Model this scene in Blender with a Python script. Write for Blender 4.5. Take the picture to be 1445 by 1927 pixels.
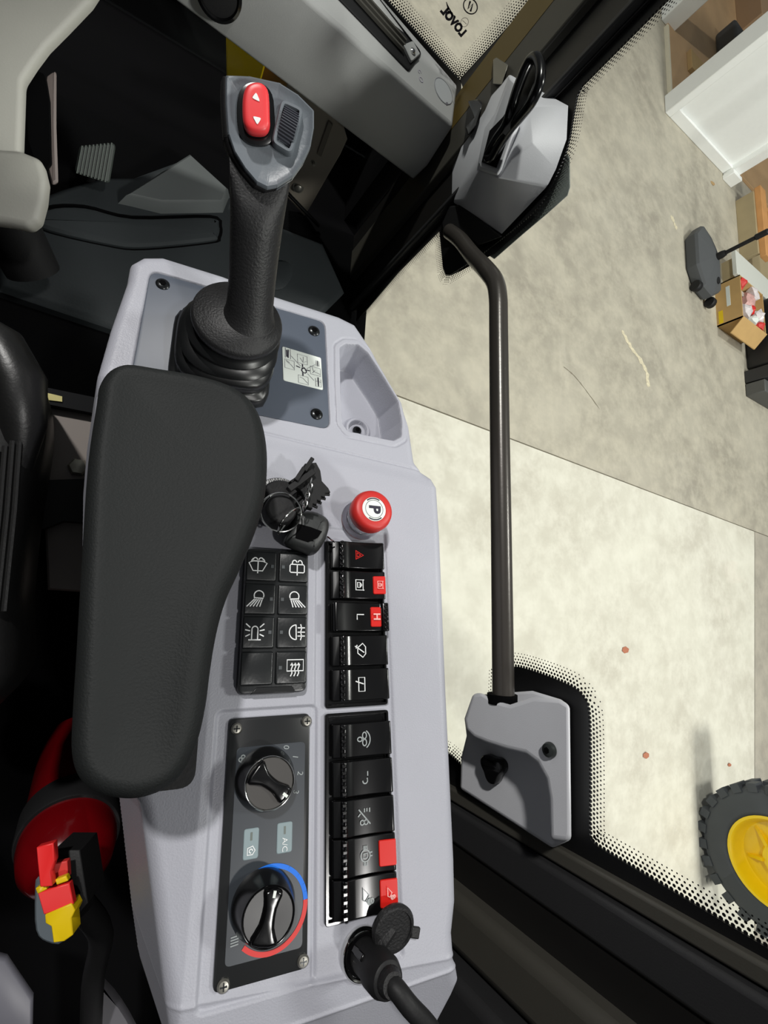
import bpy, math, random
import numpy as np
from mathutils import Vector, Matrix
random.seed(7)
SC = bpy.context.scene
COL = SC.collection
for o in list(bpy.data.objects): bpy.data.objects.remove(o)

# ------------------------------------------------------------ camera
F = 900.0
CAMH = 2.1
def nrm(v):
    v = np.array(v, float); return v/np.linalg.norm(v)
Zc = -nrm([-572, -125, F])
ac = nrm([2120, -223, F]); bc = nrm([-106.8, 2617, F])
Yc = nrm(bc-(bc@Zc)*Zc); Xc = -np.cross(Yc, Zc)
if Xc[0] < 0: Xc = -Xc
M = np.array([Xc, Yc, Zc])
CAM = np.array([0, 0, CAMH])
cam = bpy.data.cameras.new('camera'); co = bpy.data.objects.new('camera', cam); COL.objects.link(co)
cam.sensor_fit = 'VERTICAL'; cam.sensor_height = 36; cam.lens = F/1927*36; cam.clip_start = 0.02
R = np.eye(4); R[:3, 0] = M[:, 0]; R[:3, 1] = M[:, 1]; R[:3, 2] = -M[:, 2]; R[:3, 3] = CAM
co.matrix_world = Matrix(R.tolist()); SC.camera = co

# ------------------------------------------------------------ light and exposure
w = bpy.data.worlds.new('hall'); SC.world = w; w.use_nodes = True
w.node_tree.nodes['Background'].inputs[0].default_value = (0.93, 0.96, 1.0, 1)
w.node_tree.nodes['Background'].inputs[1].default_value = 0.2
SC.view_settings.view_transform = 'Standard'; SC.view_settings.look = 'None'
SC.view_settings.gamma = 1; SC.view_settings.exposure = -0.5; SC.view_settings.use_curve_mapping = False
def lamp(name, loc, target, size, power, col=(1, 0.98, 0.95)):
    l = bpy.data.lights.new(name, 'AREA'); l.shape = 'DISK'; l.size = size; l.energy = power; l.color = col
    o = bpy.data.objects.new(name, l); COL.objects.link(o); o.location = loc
    o.rotation_euler = (Vector(target)-Vector(loc)).to_track_quat('-Z', 'Y').to_euler()
tgt = (0.17, 0.05, 1.8)
lamp('hall_lamp', (0.17+.9, 0.05-1.4, 1.8+5.8), tgt, .28, 120)
lamp('hall_lamp', (0.17-3.2, 0.05+3.9, 1.8+5.4), tgt, .4, 560)
lamp('hall_lamp', (5.0, 1.5, 7.5), (4, 1, 0), 1.2, 370)
lamp('hall_lamp', (4.5, -4.0, 7.0), (4.8, 3, 0), 1.2, 600)

# ------------------------------------------------------------ projection helpers: photo pixel -> real plane
def ray(u, v): return M@np.array([(u-722.5)/F, (963.5-v)/F, 1.0])
def PX(u, v, x): r = ray(u, v); return CAM+r*(x/r[0])
def PY(u, v, y): r = ray(u, v); return CAM+r*(y/r[1])
def PZ(u, v, z): r = ray(u, v); return CAM+r*((z-CAMH)/r[2])
class Frame:
    def __init__(s, o, ex, ey):
        s.o = np.array(o, float); s.ex = nrm(ex); ey = np.array(ey, float)
        s.ez = nrm(np.cross(s.ex, ey)); s.ey = np.cross(s.ez, s.ex)
        m = np.eye(4); m[:3, 0] = s.ex; m[:3, 1] = s.ey; m[:3, 2] = s.ez; m[:3, 3] = s.o
        s.mat = Matrix(m.tolist())
    def pt(s, u, v, h=0.0):
        r = ray(u, v); d = (s.o+s.ez*h-CAM)@s.ez
        p = CAM+r*(d/(r@s.ez))-s.o
        return np.array([p@s.ex, p@s.ey, h])
    def loc(s, p): q = np.array(p)-s.o; return np.array([q@s.ex, q@s.ey, q@s.ez])
    def wld(s, p): return s.o+p[0]*s.ex+p[1]*s.ey+p[2]*s.ez
W = Frame((0, 0, 0), (1, 0, 0), (0, 1, 0))
aw = M@ac; bw = M@bc
nw = nrm(np.cross(aw, bw)); DK = 0.34
K = Frame(CAM-nw*DK, aw, bw)          # the console's own plane
FRAMES = {}

# ------------------------------------------------------------ materials
def lin(c):
    return tuple(((x/255)/12.92 if x/255 <= .04045 else ((x/255+.055)/1.055)**2.4) for x in c)+(1,)
MATS = {}
def mat(name, rgb, rough=.5, metal=0, bump=0, bscale=600, var=0, vscale=30, spec=.5, coat=0, emit=0, trans=0):
    if name in MATS: return MATS[name]
    m = bpy.data.materials.new(name); m.use_nodes = True; nt = m.node_tree; b = nt.nodes['Principled BSDF']
    b.inputs['Base Color'].default_value = lin(rgb); b.inputs['Roughness'].default_value = rough
    b.inputs['Metallic'].default_value = metal; b.inputs['Specular IOR Level'].default_value = spec
    b.inputs['Coat Weight'].default_value = coat
    if trans: b.inputs['Transmission Weight'].default_value = trans
    tc = nt.nodes.new('ShaderNodeTexCoord')
    if bump:
        n = nt.nodes.new('ShaderNodeTexNoise'); n.inputs['Scale'].default_value = bscale; n.inputs['Detail'].default_value = 3
        nt.links.new(tc.outputs['Object'], n.inputs['Vector'])
        bp = nt.nodes.new('ShaderNodeBump'); bp.inputs['Strength'].default_value = bump; bp.inputs['Distance'].default_value = .0006
        nt.links.new(n.outputs['Fac'], bp.inputs['Height']); nt.links.new(bp.outputs['Normal'], b.inputs['Normal'])
    n2 = nt.nodes.new('ShaderNodeTexNoise'); n2.inputs['Scale'].default_value = vscale; n2.inputs['Detail'].default_value = 4
    nt.links.new(tc.outputs['Object'], n2.inputs['Vector'])
    r = nt.nodes.new('ShaderNodeValToRGB'); r.color_ramp.elements[0].position = .3; r.color_ramp.elements[1].position = .7
    c = lin(rgb); v = max(var, .015)
    r.color_ramp.elements[0].color = tuple(max(0, x*(1-v)) for x in c[:3])+(1,)
    r.color_ramp.elements[1].color = tuple(min(1, x*(1+v)) for x in c[:3])+(1,)
    nt.links.new(n2.outputs['Fac'], r.inputs['Fac']); nt.links.new(r.outputs['Color'], b.inputs['Base Color'])
    MATS[name] = m; return m
GREY = mat('console_grey_plastic', (168, 169, 178), .42, bump=.35, bscale=900, spec=.45)
GREYD = mat('housing_grey_plastic', (206, 207, 211), .5, bump=.2, bscale=800)
BEAM = mat('dash_grey_plastic', (164, 165, 164), .55, bump=.3, bscale=500)
SLATE = mat('slate_blue_panel', (78, 85, 97), .45, spec=.5)
BLK = mat('matte_black_plastic', (26, 26, 27), .55, bump=.2, bscale=500, spec=.3)
BLKT = mat('textured_black_rubber', (30, 30, 31), .48, bump=.6, bscale=700, spec=.35)
ARM = mat('soft_black_armrest_skin', (33, 35, 35), .62, bump=.5, bscale=900, spec=.22)
GLOSS = mat('gloss_black_plastic', (9, 9, 10), .2, spec=.5)
BEL = mat('bellows_rubber', (20, 21, 22), .32)
FRIT = mat('black_glass_frit', (8, 8, 9), .45)
RED = mat('red_plastic', (212, 30, 22), .35)
REDP = mat('red_knob_plastic', (196, 44, 40), .45)
PINK = mat('red_rocker_plastic', (218, 56, 60), .4)
WHITE = mat('white_ink', (226, 228, 228), .6)
INK = mat('dark_ink', (40, 36, 52), .6)
INKL = mat('thin_grey_ink', (110, 108, 116), .6)
LAB = mat('white_label', (228, 234, 228), .5)
CHROME = mat('bright_chrome', (215, 215, 212), .12, 1)
STEEL = mat('zinc_steel', (150, 148, 140), .35, .8)
DARKST = mat('dark_screw', (30, 32, 34), .25, .5)
RAIL = mat('grey_brown_coated_steel', (70, 66, 62), .28, .35, bump=.1, bscale=300)
FACE = mat('grey_joystick_face', (98, 104, 110), .4, bump=.15, bscale=600)
LENS = mat('dim_grey_indicator', (76, 80, 82), .4)
KEYB = mat('keypad_black', (28, 30, 31), .3, bump=.1, bscale=500)
PILL = mat('pillar_black_trim', (26, 25, 24), .4)
PILG = mat('pillar_grey_trim', (66, 64, 58), .5, bump=.2)
PILM = mat('pillar_mid_trim', (42, 42, 43), .5, bump=.2)
FLOORM = mat('cab_floor_dark_rubber', (46, 50, 52), .6, bump=.5, bscale=200, var=.12, vscale=6, spec=.25)
VBLK = mat('deep_black_carpet', (5, 5, 6), .95, spec=.08)
YEL = mat('yellow_paint', (252, 214, 10), .35)
YELP = mat('yellow_plastic', (230, 196, 20), .35)
EXT = mat('extinguisher_red', (98, 4, 10), .18, coat=.4)
TYRE = mat('tyre_rubber', (66, 70, 74), .75, bump=.3, bscale=40, var=.1, vscale=4)
CARD = mat('cardboard', (196, 160, 104), .8, var=.06, vscale=8)
WOOD = mat('raw_timber', (206, 150, 92), .7, var=.1, vscale=6)
PLY = mat('plywood_sheet', (168, 152, 118), .7, var=.08, vscale=5)
BROWN = mat('brown_carton', (150, 120, 84), .8, var=.06, vscale=4)
WALLM = mat('white_painted_board', (246, 248, 246), .55, var=.01)
WOODW = mat('white_laminate', (214, 216, 208), .5)
SEATB = mat('black_leather', (24, 24, 24), .38, bump=.3, bscale=300)
SEATP = mat('painted_warm_grey_steel', (128, 120, 114), .45)
SILV = mat('painted_silver_bracket', (150, 142, 130), .45)
COWL = mat('light_grey_cowl_plastic', (172, 171, 163), .55, bump=.2, bscale=400)
BLUE = mat('blue_print', (8, 110, 220), .5)
REDI = mat('red_print', (206, 52, 48), .5)
HV = mat('climate_panel_black', (34, 35, 36), .26)
HVI = mat('climate_panel_grey_inlay', (50, 55, 61), .38)
BTN = mat('pale_grey_button', (132, 148, 152), .5)
PLA = mat('polythene_wrap', (222, 214, 214), .25, var=.1, vscale=30)
BLUEG = mat('blue_sticker', (70, 130, 190), .5)
CLEAR = mat('clear_plastic', (240, 240, 245), .05, trans=1)
ACRY = mat('smoky_clear_plastic', (150, 150, 150), .1, trans=.7)

def glassmat():
    m = bpy.data.materials.new('window_glass'); m.use_nodes = True; nt = m.node_tree
    for n in list(nt.nodes): nt.nodes.remove(n)
    o = nt.nodes.new('ShaderNodeOutputMaterial'); t = nt.nodes.new('ShaderNodeBsdfTransparent'); g = nt.nodes.new('ShaderNodeBsdfGlossy')
    t.inputs[0].default_value = (.97, .985, .97, 1); g.inputs['Roughness'].default_value = .02
    lw_ = nt.nodes.new('ShaderNodeLayerWeight'); lw_.inputs[0].default_value = .5; mx = nt.nodes.new('ShaderNodeMixShader')
    pw = nt.nodes.new('ShaderNodeMath'); pw.operation = 'POWER'; pw.inputs[1].default_value = 5; nt.links.new(lw_.outputs['Facing'], pw.inputs[0])
    ma = nt.nodes.new('ShaderNodeMath'); ma.operation = 'MULTIPLY_ADD'; ma.inputs[1].default_value = .7; ma.inputs[2].default_value = .02; nt.links.new(pw.outputs[0], ma.inputs[0])
    nt.links.new(ma.outputs[0], mx.inputs[0]); nt.links.new(t.outputs[0], mx.inputs[1]); nt.links.new(g.outputs[0], mx.inputs[2])
    nt.links.new(mx.outputs[0], o.inputs[0]); return m
GLASS = glassmat()

def concrete(name, base, dark, light, seed):
    m = bpy.data.materials.new(name); m.use_nodes = True; nt = m.node_tree; b = nt.nodes['Principled BSDF']
    L = nt.links; tc = nt.nodes.new('ShaderNodeTexCoord')
    mp = nt.nodes.new('ShaderNodeMapping'); mp.inputs['Location'].default_value = (seed, seed*2, 0); L.new(tc.outputs['Object'], mp.inputs[0])
    def noise(s, d, rgh=.6, dist=0):
        n = nt.nodes.new('ShaderNodeTexNoise'); n.inputs['Scale'].default_value = s; n.inputs['Detail'].default_value = d
        n.inputs['Roughness'].default_value = rgh; n.inputs['Distortion'].default_value = dist; L.new(mp.outputs[0], n.inputs['Vector']); return n
    def ramp(n, p0, p1, c0, c1):
        r = nt.nodes.new('ShaderNodeValToRGB'); r.color_ramp.elements[0].position = p0; r.color_ramp.elements[1].position = p1
        r.color_ramp.elements[0].color = c0; r.color_ramp.elements[1].color = c1; L.new(n.outputs['Fac'], r.inputs['Fac']); return r
    r1 = ramp(noise(1.3, 8, .62, .4), .36, .66, lin(dark), lin(base))
    r2 = ramp(noise(6, 10, .7), .42, .62, (0, 0, 0, 1), (1, 1, 1, 1))
    mx = nt.nodes.new('ShaderNodeMix'); mx.data_type = 'RGBA'; L.new(r2.outputs[0], mx.inputs[0]); L.new(r1.outputs[0], mx.inputs[6]); mx.inputs[7].default_value = lin(light)
    fac = nt.nodes.new('ShaderNodeMath'); fac.operation = 'MULTIPLY'; fac.inputs[1].default_value = .5; L.new(r2.outputs[0], fac.inputs[0]); L.new(fac.outputs[0], mx.inputs[0])
    r3 = ramp(noise(26, 6, .75), .6, .76, (1, 1, 1, 1), (.8, .78, .74, 1))
    m2 = nt.nodes.new('ShaderNodeMix'); m2.data_type = 'RGBA'; m2.blend_type = 'MULTIPLY'; m2.inputs[0].default_value = .8
    L.new(mx.outputs[2], m2.inputs[6]); L.new(r3.outputs[0], m2.inputs[7]); L.new(m2.outputs[2], b.inputs['Base Color'])
    b.inputs['Roughness'].default_value = .6
    return m
CONC_D = concrete('grey_beige_concrete', (184, 178, 162), (156, 150, 136), (204, 197, 178), 3)
CONC_L = concrete('pale_concrete', (220, 217, 202), (198, 193, 178), (234, 231, 217), 11)
CONC_M = concrete('worn_grey_concrete', (176, 170, 156), (158, 152, 140), (192, 184, 168), 23)

# ------------------------------------------------------------ mesh helpers
def mk(name, VF, m, sharp=35, smooth=True):
    V, Fc = VF
    me = bpy.data.meshes.new(name); me.from_pydata([tuple(float(c) for c in v) for v in V], [], [tuple(f) for f in Fc])
    me.materials.append(m)
    if smooth:
        me.polygons.foreach_set('use_smooth', [True]*len(me.polygons)); me.set_sharp_from_angle(angle=math.radians(sharp))
    me.update(); return me
def join(*vfs):
    V = []; Fc = []
    for v, f in vfs:
        n = len(V); V += [tuple(x) for x in v]; Fc += [tuple(i+n for i in q) for q in f]
    return V, Fc
BASE = {}
def thing(name, label, cat, frame=K, base=(0, 0, 0), group=None):
    o = bpy.data.objects.new(name, None); COL.objects.link(o); o.empty_display_size = .02
    o.matrix_world = frame.mat@Matrix.Translation(Vector([float(x) for x in base]))
    o['label'] = label; o['category'] = cat
    if group: o['group'] = group
    BASE[o] = np.array(base, float); return o
def part(name, VF, m, parent, bev=0, label=None, sharp=35, kind=None, seg=2):
    root = parent
    while root.parent: root = root.parent
    b = BASE[root]; V = [np.array(v, float)-b for v in VF[0]]
    o = bpy.data.objects.new(name, mk(name, (V, VF[1]), m, sharp)); COL.objects.link(o); o.parent = parent
    if bev: bevel(o, bev, seg)
    if label: o['label'] = label
    if kind: o['kind'] = kind
    return o
def solo(name, VF, m, label, cat, frame=K, group=None, bev=0, sharp=35):
    o = bpy.data.objects.new(name, mk(name, VF, m, sharp)); COL.objects.link(o); o.matrix_world = frame.mat
    o['label'] = label; o['category'] = cat
    if group: o['group'] = group
    if bev: bevel(o, bev)
    return o
def struct(name, VF, m, parent=None, bev=0, frame=W):
    o = bpy.data.objects.new(name, mk(name, VF, m)); COL.objects.link(o)
    if parent: o.parent = parent
    else: o['kind'] = 'structure'; o.matrix_world = frame.mat
    if bev: bevel(o, bev)
    return o
def bevel(o, wd, seg=2):
    b = o.modifiers.new('bevel', 'BEVEL'); b.width = wd; b.segments = seg; b.limit_method = 'ANGLE'; b.angle_limit = math.radians(40)
def box(x0, x1, y0, y1, z0, z1):
    V = [(x, y, z) for z in (z0, z1) for y in (y0, y1) for x in (x0, x1)]
    return V, [(0, 2, 3, 1), (4, 5, 7, 6), (0, 1, 5, 4), (2, 6, 7, 3), (0, 4, 6, 2), (1, 3, 7, 5)]
def ccw(p):
    a = sum(p[i][0]*p[(i+1) % len(p)][1]-p[(i+1) % len(p)][0]*p[i][1] for i in range(len(p)))
    return list(p) if a > 0 else list(p)[::-1]
def rounded(pts, r, seg=5):
    pts = [np.array(p[:2], float) for p in pts]; n = len(pts); out = []
    for i in range(n):
        p0, p, p1 = pts[i-1], pts[i], pts[(i+1) % n]
        d0 = p0-p; d1 = p1-p; l0 = np.linalg.norm(d0); l1 = np.linalg.norm(d1); d0 = d0/l0; d1 = d1/l1
        rr = r[i] if isinstance(r, (list, tuple)) else r
        ang = math.acos(max(-1, min(1, d0@d1)))
        if rr <= 0 or ang > 3.0: out.append(p); continue
        t = min(rr/math.tan(ang/2), l0*.48, l1*.48)
        a = p+d0*t; b = p+d1*t
        for k in range(seg+1):
            s = k/seg; out.append((1-s)**2*a+2*s*(1-s)*p+s*s*b)
    return out
def catmull(pts, n=8, closed=True):
    pts = [np.array(p, float) for p in pts]; m = len(pts); out = []
    rng = range(m) if closed else range(m-1)
    for i in rng:
        g = (lambda k: pts[k % m]) if closed else (lambda k: pts[min(max(k, 0), m-1)])
        p0, p1, p2, p3 = g(i-1), g(i), g(i+1), g(i+2)
        for k in range(n):
            t = k/n; out.append(.5*((2*p1)+(-p0+p2)*t+(2*p0-5*p1+4*p2-p3)*t*t+(-p0+3*p1-3*p2+p3)*t**3))
    if not closed: out.append(pts[-1])
    return out
def inset(poly, d):
    n = len(poly); out = []
    for i in range(n):
        p0, p, p1 = np.array(poly[i-1]), np.array(poly[i]), np.array(poly[(i+1) % n])
        e0 = p-p0; e1 = p1-p; e0 = e0/(np.linalg.norm(e0)+1e-12); e1 = e1/(np.linalg.norm(e1)+1e-12)
        nn = np.array([-e0[1]-e1[1], e0[0]+e1[0]]); l = np.linalg.norm(nn)
        nn = nn/l if l > 1e-6 else np.array([-e0[1], e0[0]])
        c = max(.5, nn@np.array([-e0[1], e0[0]])); out.append(p+nn*d/c)
    return out
def loft(rings, cap0=True, cap1=True, closed=True):
    n = len(rings[0]); V = [v for r in rings for v in r]; Fc = []
    for k in range(len(rings)-1):
        for i in range(n if closed else n-1):
            j = (i+1) % n; Fc.append((k*n+i, k*n+j, (k+1)*n+j, (k+1)*n+i))
    if cap0: Fc.append(tuple(range(n))[::-1])
    if cap1: Fc.append(tuple((len(rings)-1)*n+i for i in range(n)))
    return V, Fc
def pillow(poly, lv, **kw):     # lv = [(inset, z), ...] bottom to top
    poly = ccw([np.array(p[:2], float) for p in poly])
    return loft([[(q[0], q[1], z) for q in inset(poly, d)] for d, z in lv], **kw)
def slab(poly, z0, z1, r=.0006):
    return pillow(poly, [(0, z0), (0, z1-r), (r*.3, z1-r*.3), (r, z1)])
def ring(c, r, z, n=32, ry=None, a0=0):
    ry = ry or r; return [(c[0]+r*math.cos(a0+2*math.pi*i/n), c[1]+ry*math.sin(a0+2*math.pi*i/n), z) for i in range(n)]
def lathe(c, prof, n=32, **kw): return loft([ring(c, max(r, 1e-5), z, n) for r, z in prof], **kw)
def xf(VF, m): return [tuple(m@Vector([float(c) for c in v])) for v in VF[0]], VF[1]
def along(VF, p0, p1, roll=0):   # take local +Z to the direction p0 -> p1
    p0 = Vector([float(c) for c in p0]); d = Vector([float(c) for c in p1])-p0
    return xf(VF, Matrix.Translation(p0)@d.to_track_quat('Z', 'Y').to_matrix().to_4x4()@Matrix.Rotation(roll, 4, 'Z'))
def tube(path, r, n=12, caps=True, closed=False):
    P = [Vector([float(c) for c in p]) for p in path]; rings = []; m = len(P)
    up = None
    for i in range(m):
        if closed: t = (P[(i+1) % m]-P[i-1]).normalized()
        else: t = (P[min(i+1, m-1)]-P[max(i-1, 0)]).normalized()
        if up is None: up = t.orthogonal().normalized()
        up = (up-t*up.dot(t)).normalized(); s = t.cross(up)
        rr = r[i] if isinstance(r, (list, tuple)) else r
        rings.append([tuple(P[i]+(up*math.cos(2*math.pi*k/n)+s*math.sin(2*math.pi*k/n))*rr) for k in range(n)])
    if closed: rings.append(rings[0])
    return loft(rings, caps and not closed, caps and not closed)
def stroke(lines, wd, z):         # flat printed strokes; each line = list of 2D points
    V = []; Fc = []
    for ln in lines:
        P = [np.array(p[:2], float) for p in ln]
        closed = len(P) > 2 and np.linalg.norm(P[0]-P[-1]) < 1e-9
        m = len(P); L = []
        for i in range(m):
            if closed: t = P[(i+1) % m if i < m-1 else 1]-P[i-1 if i > 0 else m-2]
            else: t = P[min(i+1, m-1)]-P[max(i-1, 0)]
            t = t/(np.linalg.norm(t)+1e-12); nn = np.array([-t[1], t[0]])*wd/2
            if not closed and i == 0: q = P[i]-t*wd*.2
            elif not closed and i == m-1: q = P[i]+t*wd*.2
            else: q = P[i]
            L.append((q-nn, q+nn))
        b = len(V)
        for a, c in L: V += [(a[0], a[1], z), (c[0], c[1], z)]
        for i in range(m-1): Fc.append((b+2*i, b+2*i+2, b+2*i+3, b+2*i+1))
    return V, Fc
def arc(cx, cy, r, a0, a1, n=12, ry=None):
    ry = ry or r; return [(cx+r*math.cos(math.radians(a0+(a1-a0)*i/n)), cy+ry*math.sin(math.radians(a0+(a1-a0)*i/n))) for i in range(n+1)]
def textmesh(s, size, c, rot, z, bold=0):
    cu = bpy.data.curves.new('lettering', 'FONT'); cu.body = s; cu.size = size; cu.align_x = 'CENTER'; cu.align_y = 'CENTER'; cu.offset = bold
    cu.resolution_u = 3
    o = bpy.data.objects.new('lettering', cu); COL.objects.link(o)
    dg = bpy.context.evaluated_depsgraph_get(); me = bpy.data.meshes.new_from_object(o.evaluated_get(dg))
    V = [tuple(Matrix.Translation((c[0], c[1], z))@Matrix.Rotation(rot, 4, 'Z')@v.co) for v in me.vertices]
    Fc = [tuple(p.vertices) for p in me.polygons]
    bpy.data.objects.remove(o); bpy.data.meshes.remove(me); return V, Fc
def k2(u, v, h=0): return K.pt(u, v, h)[:2]
def kpoly(px, h=0): return [k2(u, v, h) for u, v in px]
def screw(T, c, z, r, m, name='screw', cross=True):
    s = part(name, lathe(c, [(r, z-.001), (r, z+.0006), (r*.75, z+.0016), (r*.1, z+.0019)], 20), m, T)
    if cross:
        x, y = c[:2]; k = r*.55
        part('cross_slot', join(box(x-k, x+k, y-k*.18, y+k*.18, z+.0012, z+.0021), box(x-k*.18, x+k*.18, y-k, y+k, z+.0012, z+.0021)), DARKST, s)
    else: part('hex_socket', lathe(c, [(r*.5, z+.001), (r*.5, z+.0022)], 6), VBLK, s)
    return s

# ============================================================ HALL FLOOR
def gp(u, v, z=0): p = PZ(u, v, z); return (p[0], p[1])
floor = bpy.data.objects.new('floor', mk('floor', box(-6, 16, -9, 16, -.3, -.03), CONC_M)); COL.objects.link(floor); floor['kind'] = 'structure'
A = np.array(gp(775, 755)); B = np.array(gp(1420, 1000)); Cc = np.array(gp(1420, 1480))
d1 = (B-A)/np.linalg.norm(B-A); d2 = (Cc-B)/np.linalg.norm(Cc-B)
g = .004; nA = np.array([-d1[1], d1[0]])
far = B+d1*9; left = A-d1*7; dn = B+d2*11; lt = left+d2*11
def slabpoly(p, z): return loft([[(q[0], q[1], -.03) for q in ccw(p)], [(q[0], q[1], z) for q in ccw(p)]])
struct('concrete_slab', slabpoly([left+nA*g, far+nA*g, far+nA*14, left+nA*14], 0), CONC_D, floor)
struct('concrete_slab', slabpoly([left-nA*g, B-nA*g-d1*g, dn-d1*g, lt], -.001), CONC_L, floor)
struct('concrete_slab', slabpoly([B-nA*g+d1*g, far-nA*g, far+d2*11, dn+d1*g], 0), CONC_M, floor)
# worn paint streaks and cracks
STAIN = mat('dried_cream_paint', (214, 204, 176), .7, var=.2, vscale=60)
def smear(px, wd, m, name, label, cat='mark', group=None):
    P = catmull([gp(*q) for q in px], 6, False); out = []
    rr = random.Random(len(px)*7+int(px[0][0]))
    L = [[], []]
    for i, p in enumerate(P):
        t = P[min(i+1, len(P)-1)]-P[max(i-1, 0)]; t = t/np.linalg.norm(t); n = np.array([-t[1], t[0]])
        ww = wd*(.35+.9*rr.random())*(1 if 0 < i < len(P)-1 else .2)
        L[0].append(p+n*ww*rr.uniform(.3, .7)); L[1].append(p-n*ww*rr.uniform(.3, .7))
    V = [(q[0], q[1], .0012) for q in L[0]]+[(q[0], q[1], .0012) for q in L[1]]; n = len(P)
    Fc = [(i, i+1, n+i+1, n+i) for i in range(n-1)]
    o = struct(name, (V, Fc), m, floor); return o
smear([(1170, 622), (1185, 650), (1203, 675), (1216, 700), (1219, 728)], .06, STAIN, 'paint_streak', '')
smear([(1262, 405), (1268, 418), (1273, 432)], .05, STAIN, 'paint_streak', '')
CRK = mat('floor_crack_dirt', (128, 120, 104), .9)
smear([(1060, 690), (1078, 705), (1095, 725), (1110, 745), (1128, 770)], .008, CRK, 'crack', '')
def chip(u, v, s, m, label, rz):
    p = gp(u, v); T = ccw([(p[0]+s*math.cos(a+rz)*(1+.4*math.sin(3*a)), p[1]+s*.6*math.sin(a+rz)) for a in [i*math.pi/3 for i in range(6)]])
    V, Fc = slab(T, .002, .006); V = [(x, y, z+.006*math.sin(40*x)) if z > .004 else (x, y, z) for x, y, z in V]
    solo('wood_chip', (V, Fc), m, label, 'debris', W)
CHIPM = mat('brown_leaf_chip', (176, 110, 82), .8)
chip(1176, 1223, .042, CHIPM, 'small brown chip on the pale floor, the one nearest the handrail middle', .3)
chip(1214, 1421, .036, CHIPM, 'thin brown chip on the pale floor, level with the rear bracket', 1.5)
chip(1340, 345, .04, mat('tan_chip', (170, 140, 96), .8), 'small tan chip on the floor near the white wall corner', .8)
chip(1371, 1439, .022, CHIPM, 'tiny brown chip just ahead of the big tyre', .2)

# ============================================================ BOOTH AND FLOOR THINGS (outside)
def gbox(name, x0, x1, y0, y1, z0, z1, m, label, cat, bev=.004, group=None):
    return solo(name, box(x0, x1, y0, y1, z0, z1), m, label, cat, W, group, bev)
T = thing('partition_wall', 'white panelled partition wall of the booth at the hall edge', 'wall', W, (5, 5.1, 0))
part('panel', box(4.44, 5.64, 5.09, 5.2, 0, 2.6), WALLM, T)
part('end_post', box(4.38, 4.47, 5.05, 5.26, 0, 2.6), WALLM, T, bev=.008)
part('skirting_board', box(4.47, 5.62, 5.055, 5.09, 0, .10), WALLM, T, bev=.006)
part('corner_post', box(5.62, 5.75, 5.02, 5.2, 0, 2.6), WALLM, T, bev=.006)
part('skirting_cap', box(5.60, 5.80, 4.97, 5.02, 0, .12), WALLM, T, bev=.006)
part('base_rail', box(4.45, 4.475, 5.26, 6.2, 0, .04), mat('pale_threshold', (228, 220, 196), .5), T)
gbox('white_post', 4.40, 4.62, 6.25, 6.5, 0, 2.6, WALLM, 'white post at the far side of the booth opening, top of the picture', 'post', .01)
gbox('floor_board', 4.48, 12.0, 5.27, 11, 0, .03, mat('warm_brown_board', (186, 152, 112), .7, var=.1, vscale=3), 'pale brown board laid inside the booth opening', 'board')
gbox('carton', 4.85, 5.5, 5.9, 6.15, .03, .08, mat('yellow_brown_carton', (178, 148, 98), .8), 'low brown carton standing inside the booth opening', 'box')
gbox('carton', 6.3, 7.6, 7.6, 9.0, .03, .3, mat('tan_carton', (158, 128, 96), .8), 'large tan carton far back inside the booth behind the low one', 'box')
gbox('black_case', 5.6, 8.0, 6.6, 7.0, .03, .25, mat('black_case_cloth', (58, 58, 60), .7), 'long dark flat case lying on the board inside the booth', 'case', .03)
# timber crate beyond the wall corner
T = thing('timber_crate', 'open timber and plywood crate beside the white wall corner', 'crate', W, (6.3, 4.4, 0))
part('side_panel', box(5.9, 5.95, 4.05, 4.85, 0, .18), PLY, T, bev=.004)
part('rail', box(5.93, 6.07, 4.0, 4.9, .18, .24), WOOD, T, bev=.004)
part('end_panel', box(5.95, 7.2, 4.78, 4.83, 0, .18), WOOD, T)
part('base_board', box(5.95, 7.2, 4.05, 4.78, 0, .05), PLY, T)
T = thing('white_shelf_board', 'white board lying raised between crate and cardboard box', 'board', W, (6, 3.7, 0))
part('board', box(5.36, 7.4, 3.56, 3.84, .12, .16), WOODW, T, bev=.003)
part('bearer', box(5.42, 5.6, 3.58, 3.8, 0, .12), PLY, T)
part('bearer', box(6.9, 7.1, 3.58, 3.8, 0, .12), PLY, T)
# parasol base
b0 = np.array([5.0, 3.68])
T = thing('parasol_stand', 'dark grey plastic parasol base with tapered top on the concrete', 'parasol base', W, (5.02, 3.66, 0))
oc = [(4.62, 3.36), (4.62, 3.70), (4.76, 3.86), (4.92, 3.80), (5.08, 3.60), (5.06, 3.24), (4.9, 3.13), (4.74, 3.17)]
ocr = ccw(rounded(oc, .03, 4)); oc0 = np.array([4.85, 3.5])
def osc(f, z): return [(*(oc0+(np.array(p)-oc0)*f), z) for p in ocr]
part('tank', loft([osc(.97, .01), osc(1, .03), osc(1, .10), osc(.95, .125), osc(.5, .165), osc(.18, .19)]), mat('parasol_grey_plastic', (84, 86, 88), .6, bump=.2, bscale=30, spec=.2), T, sharp=22)
for a in [(4.70, 3.34), (4.97, 3.27)]:
    part('wheel', along(lathe((0, 0), [(.045, -.03), (.052, -.02), (.052, .02), (.045, .03)], 20), (a[0], a[1]-.155, .055), (a[0]+1, a[1]-.155, .055)), BLK, T)
part('filler_cap', lathe((4.93, 3.30), [(.04, .13), (.04, .155), (.03, .16)], 18), BLK, T)
part('collar', lathe((4.86, 3.50), [(.035, .17), (.035, .23), (.027, .26)], 18), BLK, T)
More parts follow.
